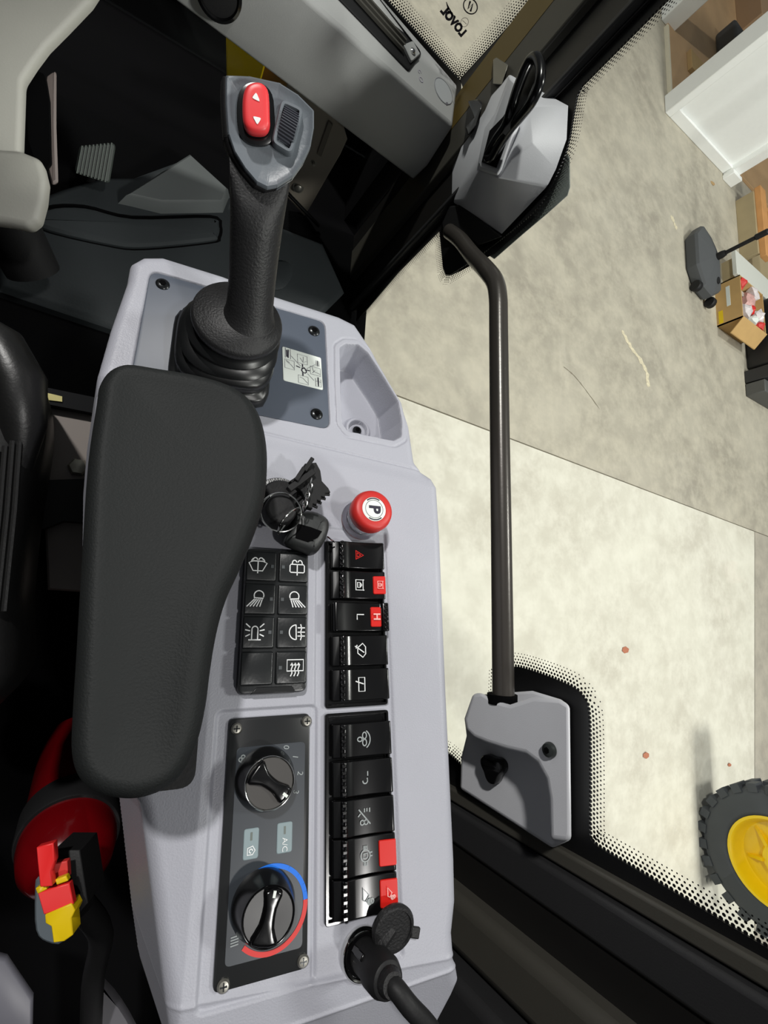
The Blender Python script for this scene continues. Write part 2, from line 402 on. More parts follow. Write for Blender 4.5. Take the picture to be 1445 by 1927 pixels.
solo('parasol_pole', lathe((4.86, 3.50), [(.019, .262), (.019, .5), (.028, .51), (.028, .6), (.019, .61), (.019, 2.3)], 16), BLK, 'thin dark pole rising from the grey parasol base', 'pole', W)
# cardboard box with packaging
T = thing('cardboard_box', 'open cardboard box full of wrapped red and white packets', 'box', W, (5.6, 3.05, 0))
cx0, cx1, cy0, cy1, ch = 5.22, 5.76, 2.97, 3.44, .23
part('side_panel', box(cx0, cx0+.012, cy0, cy1, 0, ch), CARD, T); part('side_panel', box(cx1-.012, cx1, cy0, cy1, 0, ch), CARD, T)
part('side_panel', box(cx0, cx1, cy0, cy0+.012, 0, ch), CARD, T); part('side_panel', box(cx0, cx1, cy1-.012, cy1, 0, ch), CARD, T)
part('bottom_panel', box(cx0+.012, cx1-.012, cy0+.012, cy1-.012, 0, .01), CARD, T)
part('flap', loft([[(cx0, cy0, ch), (cx1, cy0, ch), (cx1, cy0-.12, ch-.12), (cx0, cy0-.12, ch-.12)], [(cx0, cy0, ch+.01), (cx1, cy0, ch+.01), (cx1, cy0-.12, ch-.11), (cx0, cy0-.12, ch-.11)]]), CARD, T)
part('white_tape', box(cx0-.002, cx0, cy0+.18, cy0+.40, .1, .135), LAB, T, label='strip of white tape')
part('yellow_tape', box(cx0-.002, cx0, cy0+.02, cy0+.16, .02, .06), YELP, T, label='yellow tape')
rr = random.Random(5)
lab = ['clear bag with red print at the front end of the cardboard box', 'red packet beside the white board in the cardboard box', 'pinkish wrapped bundle in the middle of the cardboard box', 'small red and white carton lying in the middle of the cardboard box',
       'clear bag holding a black part, outer edge of the cardboard box', 'crumpled clear bag low in the cardboard box, near its yellow tape', 'red packet in the rear corner of the cardboard box', 'white packet beside the red rear corner packet in the cardboard box']
spots = [(5.72, 3.28, .1, PLA), (5.45, 3.3, .07, REDI), (5.6, 3.1, .12, mat('pink_wrap', (204, 160, 154), .4, var=.2, vscale=30)), (5.62, 2.98, .06, RED), (5.8, 2.98, .1, PLA), (5.5, 2.9, .1, PLA), (5.8, 2.82, .06, REDI), (5.66, 2.84, .07, LAB)]
part('void_fill', box(cx0+.02, cx1-.02, cy0+.02, cy1-.02, .02, .15), mat('crumpled_paper', (206, 198, 188), .8, var=.2, vscale=25), T, bev=.02)
for l, (x, y, s, m_) in zip(lab, spots):
    V = []
    x, y = cx0+.06+(x-5.42)*.98, cy0+.05+(y-2.8)*.74; s *= .8
    for k, z in enumerate((.165, .19, .23, .255)):
        V.append([(x+s*f*(1+.35*rr.uniform(-1, 1))*math.cos(i*math.pi/5), y+s*f*(1+.35*rr.uniform(-1, 1))*math.sin(i*math.pi/5), z+rr.uniform(-.012, .012)) for i in range(10) for f in [(.8, 1, .9, .35)[k]]])
    solo('wrapped_packet', loft(V), m_, l, 'packet', W, 'packets in the cardboard box', sharp=5)
# black bins
T = thing('black_tub', 'black plastic tub with blue stickers behind the cardboard box', 'tub', W, (6.2, 2.7, 0))
part('shell', pillow(rounded([(5.84, 2.68), (7.4, 2.68), (7.4, 3.44), (5.84, 3.44)], .05), [(.03, .0), (0, .1), (0, .26), (.03, .28)]), mat('tub_black', (26, 25, 27), .5), T)
part('sticker', lathe((5.96, 2.78), [(.05, .28), (.05, .283)], 14), BLUEG, T); part('sticker', box(6.06, 6.2, 2.74, 2.84, .28, .283), mat('sticker_pale', (160, 180, 200), .5), T)
T = thing('grey_crate', 'black crate with a dark grey lid, rearmost of the stacked goods', 'crate', W, (6.2, 2.25, 0))
part('shell', box(5.78, 7.4, 2.51, 2.65, .0, .24), mat('crate_black', (40, 40, 42), .5), T, bev=.01)
part('shell_front', box(5.78, 7.4, 2.36, 2.50, 0, .18), mat('crate_grey', (84, 84, 82), .6), T, bev=.01)
# big wheel
wc = np.array([4.46, -1.66, .49]); T = thing('loader_tyre', 'large lugged tyre on a yellow rim standing on the pale floor', 'wheel', W, (wc[0], wc[1], 0))
def wl(VF): return along(xf(VF, Matrix.Scale(.885, 4)), wc, wc+np.array([1, 0, 0]))
part('tyre', wl(lathe((0, 0), [(.31, -.10), (.36, -.145), (.46, -.15), (.52, -.12), (.535, -.06), (.535, .1), (.50, .16), (.31, .14)], 64, cap0=False, cap1=False)), TYRE, T)
lug = join(*[xf(box(.50, .565, -.035, .035, -.14, -.02), Matrix.Rotation(a, 4, 'Z')) for a in [i*2*math.pi/26 for i in range(26)]],
           *[xf(box(.50, .565, -.035, .035, .0, .14), Matrix.Rotation(a+.12, 4, 'Z')) for a in [i*2*math.pi/26 for i in range(26)]])
part('tread_lug', wl(lug), TYRE, T, kind='stuff')
part('rim', wl(lathe((0, 0), [(.33, -.11), (.335, -.135), (.315, -.135), (.30, -.11), (.285, -.02), (.27, .0), (.14, .0), (.12, -.05), (.05, -.06), (.001, -.06)], 48, cap0=False)), YEL, T)
for i in range(6):
    part('gusset', wl(xf(loft([[(.12, -.012, -.0), (.26, -.012, 0), (.12, -.012, -.07)], [(.12, .012, -.0), (.26, .012, 0), (.12, .012, -.07)]]), Matrix.Rotation(i*math.pi/3+.3, 4, 'Z'))), YEL, T)

# ============================================================ CAB STRUCTURE
CF = CAMH-.95     # cab floor level
XW = .47
def yv(u, v, x=XW): return PX(u, v, x)[1]
struct('unseen_ceiling', join(box(-1.3, .6, -1.2, -.7, 2.86, 2.92), box(-1.3, -.9, -.7, 1.25, 2.86, 2.92), box(.44, .6, -.7, 1.25, 2.86, 2.92)), BLK)  # unseen roof added for shade, left open so lamp light reaches the console
cabf = struct('floor_cab', box(-1.2, .5, -1.0, 1.25, CF-.06, CF), VBLK)
struct('wall_front', join(box(-1.2, .36, 1.2, 1.26, CF, 1.36), box(-1.2, -.5, 1.14, 1.2, CF, 2.8)), VBLK)
struct('wall_left', box(-1.2, -1.14, -1.0, 1.2, CF, 2.86), VBLK)
struct('wall_rear', box(-1.2, .5, -1.06, -1.0, CF, 2.5), VBLK)
ZB, ZT = CF-.1, 2.75
yA = yv(735, 400); yB = yv(740, 449); yC = yv(768, 468, .465); yD = yv(750, 521)
struct('wall_right', box(.455, .52, -1.0, -.3, CF-.1, 1.5), BLK)
# front pillar: separate strips
tp = bpy.data.objects.new('trim_1', mk('trim_1', box(.45, .476, yA, yA+.04, ZB, ZT), PILL)); COL.objects.link(tp); tp['kind'] = 'structure'
struct('grey_strip', box(.448, .476, yB, yA, ZB, ZT), PILG, tp, .004)
struct('black_channel', box(.462, .476, yC, yB, ZB, ZT), PILL, tp)
struct('seal_lip', box(.452, .47, yC-.006, yC+.004, ZB, ZT), PILM, tp, .003)
struct('seal', box(.462, .475, yD+.03, yC-.006, ZB, ZT), PILL, tp, .003)
ys1, ys2 = yv(893, 140, .449), yv(942, 135, .449)
struct('reflection_strip', box(.4475, .46, min(ys1, ys2), max(ys1, ys2), 1.5, ZT), mat('painted_amber_reflection', (92, 76, 34), .5), tp)  # amber colour stands in for a yellow reflection on the pillar
for o_ in [tp]+list(tp.children):
    for v_ in o_.data.vertices: v_.co.y += .044*(v_.co.z-1.5)
# corner trim beyond the pillar, under the dash
struct('trim_2', join(box(.30, .50, yA+.2, yA+.26, ZB, 1.38), box(.42, .5, .90, 1.2, ZB, 1.36)), VBLK)
# rear pillar strips
y1 = yv(1056, 1596); y2 = yv(1120, 1690); y3 = yv(1040, 1650); y4 = yv(1000, 1690)
tr = struct('trim_3', box(.455, .52, -.75, y1-.035, ZB, ZT), PILL)
struct('rear_seal', box(.458, .475, y1-.012, y1+.004, ZB, ZT), PILG, tr, .003)
struct('rear_band', box(.45, .47, y1-.055, y1-.014, ZB, ZT), PILM, tr, .005)
struct('rear_strip', box(.43, .47, y1-.155, y1-.095, ZB, ZT), PILG, tr, .012)
struct('rear_panel', box(.41, .47, -.75, y1-.16, ZB, ZT), PILM, tr, .01)
struct('sill', box(.42, .5, -.8, .9, ZB, 1.08), PILL, tr)

# side window with frit and dots
win = struct('window_1', box(XW, XW+.005, y1-.03, yA+.03, CF-.1, ZT), GLASS)
FW = Frame((XW-.0015, 0, 0), (0, 1, 0), (0, 0, 1))    # local x = world y, local y = world z, local z = +x world
def wp(u, v): p = PX(u, v, XW); return (p[1], p[2])
front_b = [wp(*q) for q in [(1260, 0), (1098, 163), (1088, 185), (1080, 225), (1073, 265), (1060, 307), (1022, 383), (960, 440), (905, 482), (850, 518), (841, 518), (836, 505), (829, 434), (752, 512), (672, 606)]]
front_b = [(front_b[0][0]+.0, ZT)]+front_b
rear_b = [wp(*q) for q in [(850, 1420), (878, 1446), (935, 1400), (940, 1262), (968, 1254), (1010, 1264), (1075, 1290), (1100, 1312), (1110, 1342), (1112, 1450), (1112, 1560), (1118, 1583), (1136, 1597), (1445, 1781)]]
rear_b = rear_b+[(rear_b[-1][0], ZT)]
rear_b = [(rear_b[0][0]-.001, ZB)]+rear_b
def cm(b, i0, i1):
    seg_ = catmull([np.array(q) for q in b[i0:i1]], 6, False); return [np.array(q) for q in b[:i0]]+seg_+[np.array(q) for q in b[i1:]]
front_s = cm(front_b, 2, 11); rear_s = cm(rear_b, 4, 14)
def fritmesh(bnd, yo, x0, x1):
    pts = [tuple(p) for p in bnd]+[(yo, bnd[-1][1]), (yo, bnd[0][1])]
    return loft([[(x0, p[0], p[1]) for p in pts], [(x1, p[0], p[1]) for p in pts]])
struct('black_frit', fritmesh(front_s, yA+.02, XW-.003, XW-.0005), FRIT, win)
struct('black_frit', fritmesh(rear_s, y1-.04, XW-.003, XW-.0005), FRIT, win)
def dots(bnd, side, rows, pitch, to3, name, parent, rmax=.0016, gapfn=None):
    P = [np.array(p, float) for p in bnd]; V = []; Fc = []
    seg_ = [np.linalg.norm(P[i+1]-P[i]) for i in range(len(P)-1)]; tot = sum(seg_)
    n = int(tot/pitch)
    for k in range(rows):
        r = rmax*(1.12-.8*k/rows); off = (k+.35)*pitch*.87
        for j in range(n):
            s = (j+(.5 if k % 2 else 0))*pitch; i = 0
            while i < len(seg_)-1 and s > seg_[i]: s -= seg_[i]; i += 1
            t = (P[i+1]-P[i])/max(seg_[i], 1e-9); nn = np.array([-t[1], t[0]])*side
            if gapfn and gapfn(P[i]+t*s): continue
            c = P[i]+t*s+nn*off; b = len(V)
            V += [to3(c[0]+r*math.cos(q), c[1]+r*math.sin(q)) for q in [m_*math.pi/3 for m_ in range(6)]]
            Fc.append(tuple(range(b, b+6)))
    o = struct(name, (V, Fc), FRIT, parent); o['kind'] = 'stuff'; return o
t3 = lambda a, b: (XW-.002, a, b)
dots(front_s, -1, 5, .0042, t3, 'dot_matrix', win)
dots(rear_s, -1, 5, .0042, t3, 'dot_matrix', win)

# front corner window with frit, dots and etched mark
YG = .93
fw = struct('window_2', box(-.5, .5, YG, YG+.005, 1.3, ZT), GLASS)
def wq(u, v): p = PY(u, v, YG); return (p[0], p[2])
pillar_l = [wq(866, 150), wq(1003, 0)]
d = np.array(pillar_l[1])-np.array(pillar_l[0]); top_r = tuple(np.array(pillar_l[0])+d*((ZT-pillar_l[0][1])/d[1]))
ledge = [wq(735, 0), wq(862, 140)]
dl = np.array(ledge[0])-np.array(ledge[1]); farl = tuple(np.array(ledge[1])+dl*4)
def frame2(pts, y0, y1): return loft([[(p[0], y0, p[1]) for p in pts], [(p[0], y1, p[1]) for p in pts]])
q0 = wq(872, 152)
struct('black_frit', frame2([wq(866, 147), top_r, (.55, ZT), (.55, 1.3), wq(900, 250)], YG-.004, YG-.001), FRIT, fw)
struct('black_frit', frame2([farl, wq(868, 152), wq(868, 190), tuple(np.array(farl)+np.array([0, -.1]))], YG-.0045, YG-.0015), FRIT, fw)
t4 = lambda a, b: (a, YG-.003, b)
dots([pillar_l[0], pillar_l[1], top_r], 1, 8, .0042, t4, 'dot_matrix', fw)
dots([np.array(farl), np.array(wq(866, 148))], 1, 6, .0042, t4, 'dot_matrix', fw)
F2 = Frame((0, YG-.002, 0), (-1, 0, 0), (0, 0, 1))
def fl(u, v): return F2.pt(u, v, 0)[:2]
a_ = fl(870, 62); b_ = fl(836, 20); 
ang = math.atan2(b_[1]-a_[1], b_[0]-a_[0])
hh = np.linalg.norm(b_-a_)
lt_ = textmesh('LOVOL', hh*.36, (a_+b_)/2, ang, 0, .0011)
def toW(VF, fr): return [tuple(fr.wld(v)) for v in VF[0]], VF[1]
struct('maker_lettering', toW(lt_, F2), INK, fw)
c_ = fl(885, 12)
struct('etched_emblem', toW(join(stroke([arc(c_[0], c_[1], hh*.27, 0, 360, 28, hh*.2)], hh*.04, 0), stroke([[(c_[0]-hh*.1, c_[1]-hh*.1), (c_[0]-hh*.02, c_[1]+hh*.1), (c_[0]+hh*.02, c_[1]-hh*.1), (c_[0]+hh*.1, c_[1]+hh*.1)]], hh*.07, 0)), F2), INK, fw)
c_ = fl(874, 42)
struct('etched_ring', toW(stroke([arc(c_[0], c_[1], hh*.14, 0, 360, 20), [(c_[0]-hh*.1, c_[1]), (c_[0]+hh*.1, c_[1])]], hh*.015, 0), F2), INKL, fw)
for i in range(3):
    a0 = fl(858-i*6, 38-i*3); b0_ = fl(842-i*1, 10-i*3); struct('etched_line', toW(stroke([[a0*.8+b0_*.2, b0_]], hh*.03, 0), F2), INKL, fw)

# ============================================================ DASH BEAM
def lerp(a, b, t): return np.array(a)+(np.array(b)-np.array(a))*t
EXTL = 1.9
def edge(pl, pr, yl, yr): r_ = PY(*pr, yr); l_ = PY(*pl, yl); return lerp(r_, l_, EXTL), r_
e_tb = edge((725, 0), (862, 160), .925, .905)
e_tf = edge((581, 0), (853, 238), .81, .815)
e_m = edge((420, 40), (735, 268), .785, .795)
e_b = edge((380, 40), (778, 340), .795, .80)
e_bb = (e_b[0]+np.array([0, .12, -.02]), e_b[1]+np.array([0, .12, -.02]))
e_m = (lerp(e_tf[0], e_b[0], .62)+np.array([0, -.012, 0]), lerp(e_tf[1], e_b[1], .62)+np.array([0, -.012, 0]))
T = thing('dash_beam', 'light grey moulded dash beam with a long air vent across the cab front', 'dashboard', W, e_b[1])
ringL = [e[0] for e in (e_tb, e_tf, e_m, e_b, e_bb)]; ringR = [e[1] for e in (e_tb, e_tf, e_m, e_b, e_bb)]
part('body', loft([ringR, ringL]), BEAM, T, bev=.006, seg=3)
exB = nrm(e_tf[1]-e_tf[0]); FB = Frame(e_tf[1], exB, e_tb[1]-e_tf[1])
def fb(u, v, h=0): return FB.pt(u, v, h)
def addf(name, VF, fr, m, T_, **kw): return part(name, toW(VF, fr), m, T_, **kw)
vent = rounded([fb(768, 136)[:2], fb(793, 102)[:2], fb(694, -25)[:2], fb(612, -25)[:2]], .008)
addf('vent_frame', pillow(vent, [(0, 0), (0, .002), (.0015, .003), (.003, .003), (.003, .0012)]), FB, BLK, T)
v0 = fb(770, 104)[:2]; v1 = fb(664, -14)[:2]; vd = (v1-v0)
for k in range(3):
    off = np.array([-vd[1], vd[0]])/np.linalg.norm(vd)*(k-1)*.0105
    a = v0+off+vd*.12; b = v1+off; nn = np.array([-vd[1], vd[0]])/np.linalg.norm(vd)*.0030
    addf('louvre', loft([[(*(a-nn), .003), (*(b-nn), .003), (*(b+nn), .003), (*(a+nn), .003)], [(*(a-nn*.6), .007), (*(b-nn*.6), .007), (*(b+nn*.6), .007), (*(a+nn*.6), .007)]]), FB, PILG, T)
pc = fb(771, 104)[:2]
lug_ = part('vent_end_block', toW(pillow(rounded([fb(755, 90)[:2], fb(772, 83)[:2], fb(786, 108)[:2], fb(770, 122)[:2]], .003), [(0, .002), (0, .006), (.001, .007)]), FB), BEAM, T)
part('vent_screw', toW(lathe(pc, [(.005, .007), (.005, .009), (.003, .0105)], 16), FB), CHROME, T)
st = ccw([fb(800, 150)[:2], fb(838, 142)[:2], fb(858, 178)[:2], fb(845, 215)[:2]])
c_ = fb(834, 172)[:2]
dirx = nrm(v0-v1)
part('sticker', toW(lathe(c_, [(.022, 0.0002), (.022, .0006)], 32), FB), mat('frosted_sticker', (176, 179, 181), .3), T, label='round frosted sticker')
part('sticker_ring', toW(stroke([arc(c_[0], c_[1], .0212, 0, 360, 32), [c_+dirx*.021, c_+dirx*.028]], .0007, .001), FB), INKL, T)
c_ = fb(792, 150)[:2]; part('faded_print', toW(join(stroke([arc(c_[0], c_[1], .004, 0, 360, 12)], .0012, .0007), stroke([arc(c_[0]-.004, c_[1]+.012, .003, 0, 270, 12)], .0012, .0007)), FB), mat('faint_print', (168, 164, 176), .6), T)
c_ = fb(841, 197)[:2]; part('small_print', toW(stroke([[c_-.002, c_+.002], [c_-np.array([.003, -.001]), c_+np.array([.001, .004])]], .002, .0007), FB), INKL, T)
# round vent at the top left of the beam face
FA = Frame(lerp(e_tf[1], e_tf[0], .5), exB, e_tf[1]-e_m[1])
cc = FA.pt(412, -12)
part('round_vent', toW(lathe(cc[:2], [(.030, 0), (.030, .004), (.026, .006), (.024, .002)], 40), FA), GLOSS, T)
part('round_vent_disc', toW(lathe(cc[:2], [(.024, .001), (.024, .0025), (.02, .003)], 40), FA), BLK, T)

# yellow loader arm seen under the beam, silver bracket
yo = .98
def vsheet(px, y, th): P = [PY(u, v, y) for u, v in px]; return loft([[tuple(p) for p in P], [tuple(p+np.array([0, th, 0])) for p in P]])
T = thing('loader_arm', 'yellow painted loader arm seen beneath the dash beam', 'loader arm', W, PY(470, 120, yo))
part('plate', vsheet([(425, 60), (426, 190), (478, 200), (500, 120), (505, 60)], yo, .03), YEL, T, bev=.003)
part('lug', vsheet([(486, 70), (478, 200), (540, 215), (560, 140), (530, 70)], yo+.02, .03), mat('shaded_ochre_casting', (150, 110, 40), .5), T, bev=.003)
yb = .86
T = thing('silver_bracket', 'warm silver steel bracket with bolt beside the joystick head', 'bracket', W, PY(600, 280, yb))
part('plate', vsheet([(540, 150), (600, 200), (646, 240), (653, 264), (640, 292), (573, 408), (540, 372), (530, 260)], yb, .006), SILV, T, bev=.002)
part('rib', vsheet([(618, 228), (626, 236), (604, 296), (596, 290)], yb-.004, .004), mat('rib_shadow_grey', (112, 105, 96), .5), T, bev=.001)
for q, nm in (((561, 352), 'bolt'), ((590, 306), 'rivet')):
    p = PY(*q, yb); s_ = .008 if nm == 'bolt' else .004
    bo = part(nm, along(lathe((0, 0), [(s_*1.5, 0), (s_*1.5, .002), (s_, .002), (s_, .007), (s_*.6, .009)], 12), p, p+np.array([0, -1, .3])), STEEL, T)
T = thing('black_strut', 'slim black rod running under the silver bracket', 'rod', W, PY(560, 400, .84))
part('rod', tube([PY(540, 362, .84), PY(600, 425, .84)], .004), GLOSS, T)

# ============================================================ STEERING COLUMN COWL
FS = Frame(CAM+ray(20, 200)*.50, (.80, .2, .35), (-.1, .95, .2))
def fs(u, v, h=0): return FS.pt(u, v, h)[:2]
T = thing('steering_column_cowl', 'pale grey steering column cowl at the top left corner', 'steering column', FS, (0, 0, 0))
upx = [(-160, -80), (220, -80), (168, 0), (122, 48), (86, 84), (62, 116), (40, 150), (34, 330), (-160, 340)]
part('column_core', tube([FS.loc(FS.wld((-.09, .10, -.02))), FS.loc(FS.wld((-.09, -.08, -.2)))], .035, 20), BLK, T)
part('upper_shell', pillow(rounded([fs(*q) for q in upx], .02, 8), [(.001, -.012), (0, -.006), (.0015, -.002), (.005, 0)]), COWL, T, sharp=60)
lpx = [(-160, 270), (40, 285), (78, 300), (88, 342), (84, 380), (74, 418), (56, 432), (20, 424), (-160, 400)]
part('lower_shell', pillow(rounded([fs(*q) for q in lpx], .012, 8), [(.001, -.010), (0, -.002), (.002, .002), (.006, .004)]), COWL, T, sharp=60)
part('side_strip', pillow(rounded([fs(*q) for q in [(60, 100), (80, 86), (80, 200), (84, 310), (72, 318), (52, 240), (54, 150)]], .003), [(.002, -.034), (0, -.03), (.002, -.028)]), mat('mauve_grey_edge', (118, 108, 104), .5), T)
part('side_slot', pillow(rounded([fs(*q) for q in [(50, 118), (58, 112), (66, 160), (69, 280), (60, 292), (42, 240), (38, 170)]], .002), [(-.004, -.024), (-.004, -.020)]), VBLK, T)

# ============================================================ CAB FLOOR MOULDING, PEDAL
zf = CF
def fz(px, z=0): return [tuple(PZ(u, v, zf+z)[:2]) for u, v in px]
T = thing('floor_moulding', 'dark grey rubber floor cover in front of the console', 'floor mat', W, (0, .7, zf))
mp_ = [(60, 395), (120, 372), (190, 350), (250, 350), (330, 320), (420, 380), (470, 420), (600, 470), (640, 560), (560, 640), (240, 640), (0, 560), (0, 440)]
part('mat', [(lambda V, Fc: (V, Fc))(*pillow(fz(mp_), [(0, zf), (0, zf+.02), (.006, zf+.028), (.012, zf+.03)]))][0], FLOORM, T)
pad = [(72, 425), (90, 395), (160, 392), (250, 412), (395, 410), (412, 425), (410, 445), (395, 453), (270, 465), (200, 458)]
part('groove', pillow(catmull(fz(pad, .03), 4), [(-.006, zf+.029), (-.006, zf+.0305), (-.004, zf+.0308)]), VBLK, T)
part('raised_pad', pillow(catmull(fz(pad, .036), 4), [(0, zf+.03), (0, zf+.036), (.004, zf+.041), (.01, zf+.042)]), FLOORM, T)
wd = [(352, 312), (300, 345), (235, 388), (300, 402), (412, 400), (422, 375)]
part('wedge', pillow(fz(wd, .02), [(-.01, zf+.02), (0, zf+.05), (.004, zf+.054)]), mat('lit_floor_wedge_grey', (84, 88, 88), .6, bump=.3), T)  # paler grey paints the triangle of light on the footwell floor
cpx = [(500, 500), (540, 495), (548, 520), (530, 545), (500, 540)]
part('plug', pillow(catmull(fz(cpx, .03), 4), [(0, zf+.03), (0, zf+.034), (.004, zf+.036)]), FLOORM, T)
part('arch', vsheet([(175, 372), (178, 345), (240, 358), (262, 346), (266, 372)], .92, .01), mat('dark_steel_grey', (50, 55, 58), .5), T, bev=.002)
FP = Frame(PZ(178, 310, zf+.09), (1, .12, 0), (-.05, .75, .55))
def fp(u, v): return FP.pt(u, v)[:2]
T = thing('ribbed_pedal', 'small ribbed black pedal deep in the footwell', 'pedal', FP, (0, 0, 0))
pq = [fp(150, 275), fp(219, 268), fp(206, 345), fp(140, 325)]
part('pad', pillow(rounded(pq, .006), [(0, -.012), (0, 0), (.002, .002)]), mat('pedal_rubber', (62, 68, 64), .5), T)
a0, a1, a2, a3 = [np.array(q) for q in pq]
for k in range(9):
    s = (k+.7)/10; p = lerp(a0, a1, s); q = lerp(a3, a2, s); n_ = np.array([.0013, 0])
    part('rib', loft([[(*(p-n_), .002), (*(p+n_), .002), (*(q+n_), .002), (*(q-n_), .002)], [(*(p-n_*.6), .005), (*(p+n_*.6), .005), (*(q+n_*.6), .005), (*(q-n_*.6), .005)]]), mat('pedal_rib_rubber', (84, 92, 86), .5), T)
part('arm', tube([(*lerp(a0, a2, .5), -.012), (*(lerp(a0, a2, .5)+np.array([-.01, -.03])), -.09)], .008), BLK, T)

# ============================================================ SEAT AND LEFT LOWER THINGS
FSe = Frame(CAM+ray(20, 860)*.42, (1, 0, .1), (0, 1, 0))
def fe(u, v, h=0): return FSe.pt(u, v, h)[:2]
T = thing('driver_seat', 'black ribbed leather driver seat at the left edge', 'seat', FSe, (0, 0, 0))
sp = [(-150, 560), (-20, 612), (25, 645), (58, 690), (68, 760), (62, 830), (40, 960), (22, 1120), (10, 1300), (-150, 1300)]
part('cushion', pillow(catmull([fe(*q) for q in sp], 4), [(0, -.10), (-.004, -.03), (.002, -.01), (.014, .002), (.03, .004)]), SEATB, T, sharp=60)
for k in range(5):
    pth = [FSe.pt(38-k*14, 820+k*10, .004), FSe.pt(28-k*14, 960, .004), FSe.pt(8-k*14, 1150, .004)]
    part('seam', tube(pth, .0025, 8), SEATB, T)
part('side_bolster', tube([FSe.pt(-60, 600, -.005), FSe.pt(0, 650, -.002), FSe.pt(36, 720, 0), FSe.pt(44, 800, -.003), FSe.pt(36, 900, -.02)], [.012, .02, .022, .018, .008], 16), SEATB, T, sharp=60)
part('base', box(-.30, -.05, -.25, .12, -.4, -.10), BLK, T, bev=.01)
# steel pedestal between seat and console
zp = 1.45
def hz(px, z): return [tuple(PZ(u, v, z)[:2]) for u, v in px]
T = thing('steel_pedestal', 'warm grey steel pedestal box between seat and console', 'pedestal', W, (*PZ(120, 900, zp)[:2], zp))
part('plate', pillow(hz([(74, 762), (172, 778), (240, 1120), (90, 1110)], zp), [(0, zp-.28), (0, zp-.002), (.002, zp)]), SEATP, T)
c = PZ(147, 880, zp); part('bolt', lathe(c[:2], [(.0105, zp), (.0105, zp+.004), (.0085, zp+.008), (.004, zp+.009)], 6), mat('pale_zinc_bolt', (176, 174, 160), .35, .4), T)
part('shadow_bar', pillow(hz([(40, 905), (182, 900), (186, 985), (120, 980), (40, 1010)], zp+.02), [(0, zp), (0, zp+.02)]), BLK, T)  # black sheet stands in for the shadow across the plate
T = thing('floor_edge_strip', 'black edge strip with a yellowish end ahead of the pedestal', 'trim strip', W, PZ(120, 745, zp))
part('strip', pillow(hz([(72, 726), (180, 748), (180, 778), (72, 757)], zp+.012), [(0, zp-.02), (0, zp+.012)]), GLOSS, T)
part('yellow_end', pillow(hz([(79, 737), (117, 746), (117, 756), (79, 751)], zp+.014), [(0, zp+.01), (0, zp+.014)]), mat('yellowed_foam', (206, 196, 128), .6), T)

# fire extinguisher, leaning back
p0 = CAM+ray(150, 1395)*.72; p1 = CAM+ray(122, 1640)*.50
ax = nrm(p1-p0); L_ = np.linalg.norm(p1-p0)
T = thing('fire_extinguisher', 'small red fire extinguisher lying behind the armrest with red and yellow valve', 'fire extinguisher', W, p0)
re_ = .048
part('bottle', along(lathe((0, 0), [(.02, 0), (.04, .004), (re_, .015), (re_, L_-.035), (re_*.92, L_-.015), (re_*.7, L_), (.02, L_+.012), (.014, L_+.02)], 48), p0, p1), EXT, T, sharp=60)
part('strap', along(lathe((0, 0), [(re_+.003, L_-.09), (re_+.004, L_-.088), (re_+.004, L_-.050), (re_+.003, L_-.048)], 48), p0, p1), BLK, T)
part('neck', along(lathe((0, 0), [(.016, L_+.01), (.016, L_+.035), (.02, L_+.036), (.02, L_+.05)], 24), p0, p1), BLK, T)
FX = Frame(CAM+ray(105, 1690)*.40, (M@np.array([1, .25, .25])), (M@np.array([-.25, 1, .2])))
def fx(u, v, h=0): return FX.pt(u, v, h)[:2]
def fxp(px, z0, z1, h=None): return toW(slab([fx(u, v, z1) for u, v in px], z0, z1, .0008), FX)
part('valve_block', fxp([(100, 1600), (150, 1600), (165, 1700), (130, 1740), (95, 1680)], -.06, -.02), BLK, T, bev=.003)
part('clear_hose_guard', toW(pillow(catmull([fx(u, v, -.01) for u, v in [(66, 1680), (72, 1650), (110, 1660), (122, 1720), (118, 1772), (88, 1772), (68, 1750)]], 3), [(.002, -.03), (0, -.02), (0, -.01), (.002, -.008)]), FX), mat('smoked_grey_plastic', (96, 104, 110), .12), T)
part('yellow_trigger', fxp([(84, 1722), (134, 1700), (141, 1714), (134, 1728), (137, 1760), (120, 1772), (100, 1775), (96, 1744), (85, 1738)], -.012, .004), YELP, T, bev=.0015, label='yellow lower trigger')
part('yellow_crossbar', join(fxp([(66, 1672), (84, 1664), (88, 1674), (70, 1683)], -.002, .004), fxp([(103, 1656), (124, 1648), (128, 1658), (106, 1666)], -.002, .004)), YELP, T, bev=.001)
part('red_lever', fxp([(68, 1595), (100, 1586), (102, 1620), (95, 1640), (98, 1668), (75, 1670), (70, 1620)], .002, .010), mat('bright_red_lever', (235, 46, 46), .4), T, bev=.0015)
part('red_clip', fxp([(70, 1680), (130, 1662), (138, 1702), (82, 1722)], -.004, .003), mat('bright_red_lever', (235, 46, 46), .4), T, bev=.001)
part('red_block', fxp([(102, 1625), (126, 1620), (128, 1652), (100, 1658)], -.01, -.003), REDI, T, bev=.001)
solo('grey_side_cover', pillow(hz([(-60, 1786), (12, 1806), (62, 1880), (60, 1960), (-60, 1990)], 1.35), [(0, 1.34), (0, 1.347), (.003, 1.35)]), mat('lilac_grey_plastic', (98, 98, 106), .5), 'grey plastic side cover in the lower left corner', 'cover', W, sharp=50)
solo('grey_hose_cover', pillow(catmull(hz([(172, 1842), (190, 1845), (230, 1890), (260, 1960), (190, 2000), (172, 1940)], 1.33), 3), [(.004, 1.31), (0, 1.32), (.005, 1.33)]), mat('lilac_grey_plastic2', (90, 89, 94), .5), 'small rounded grey cover at the bottom edge left of the console', 'cover', W, sharp=50)
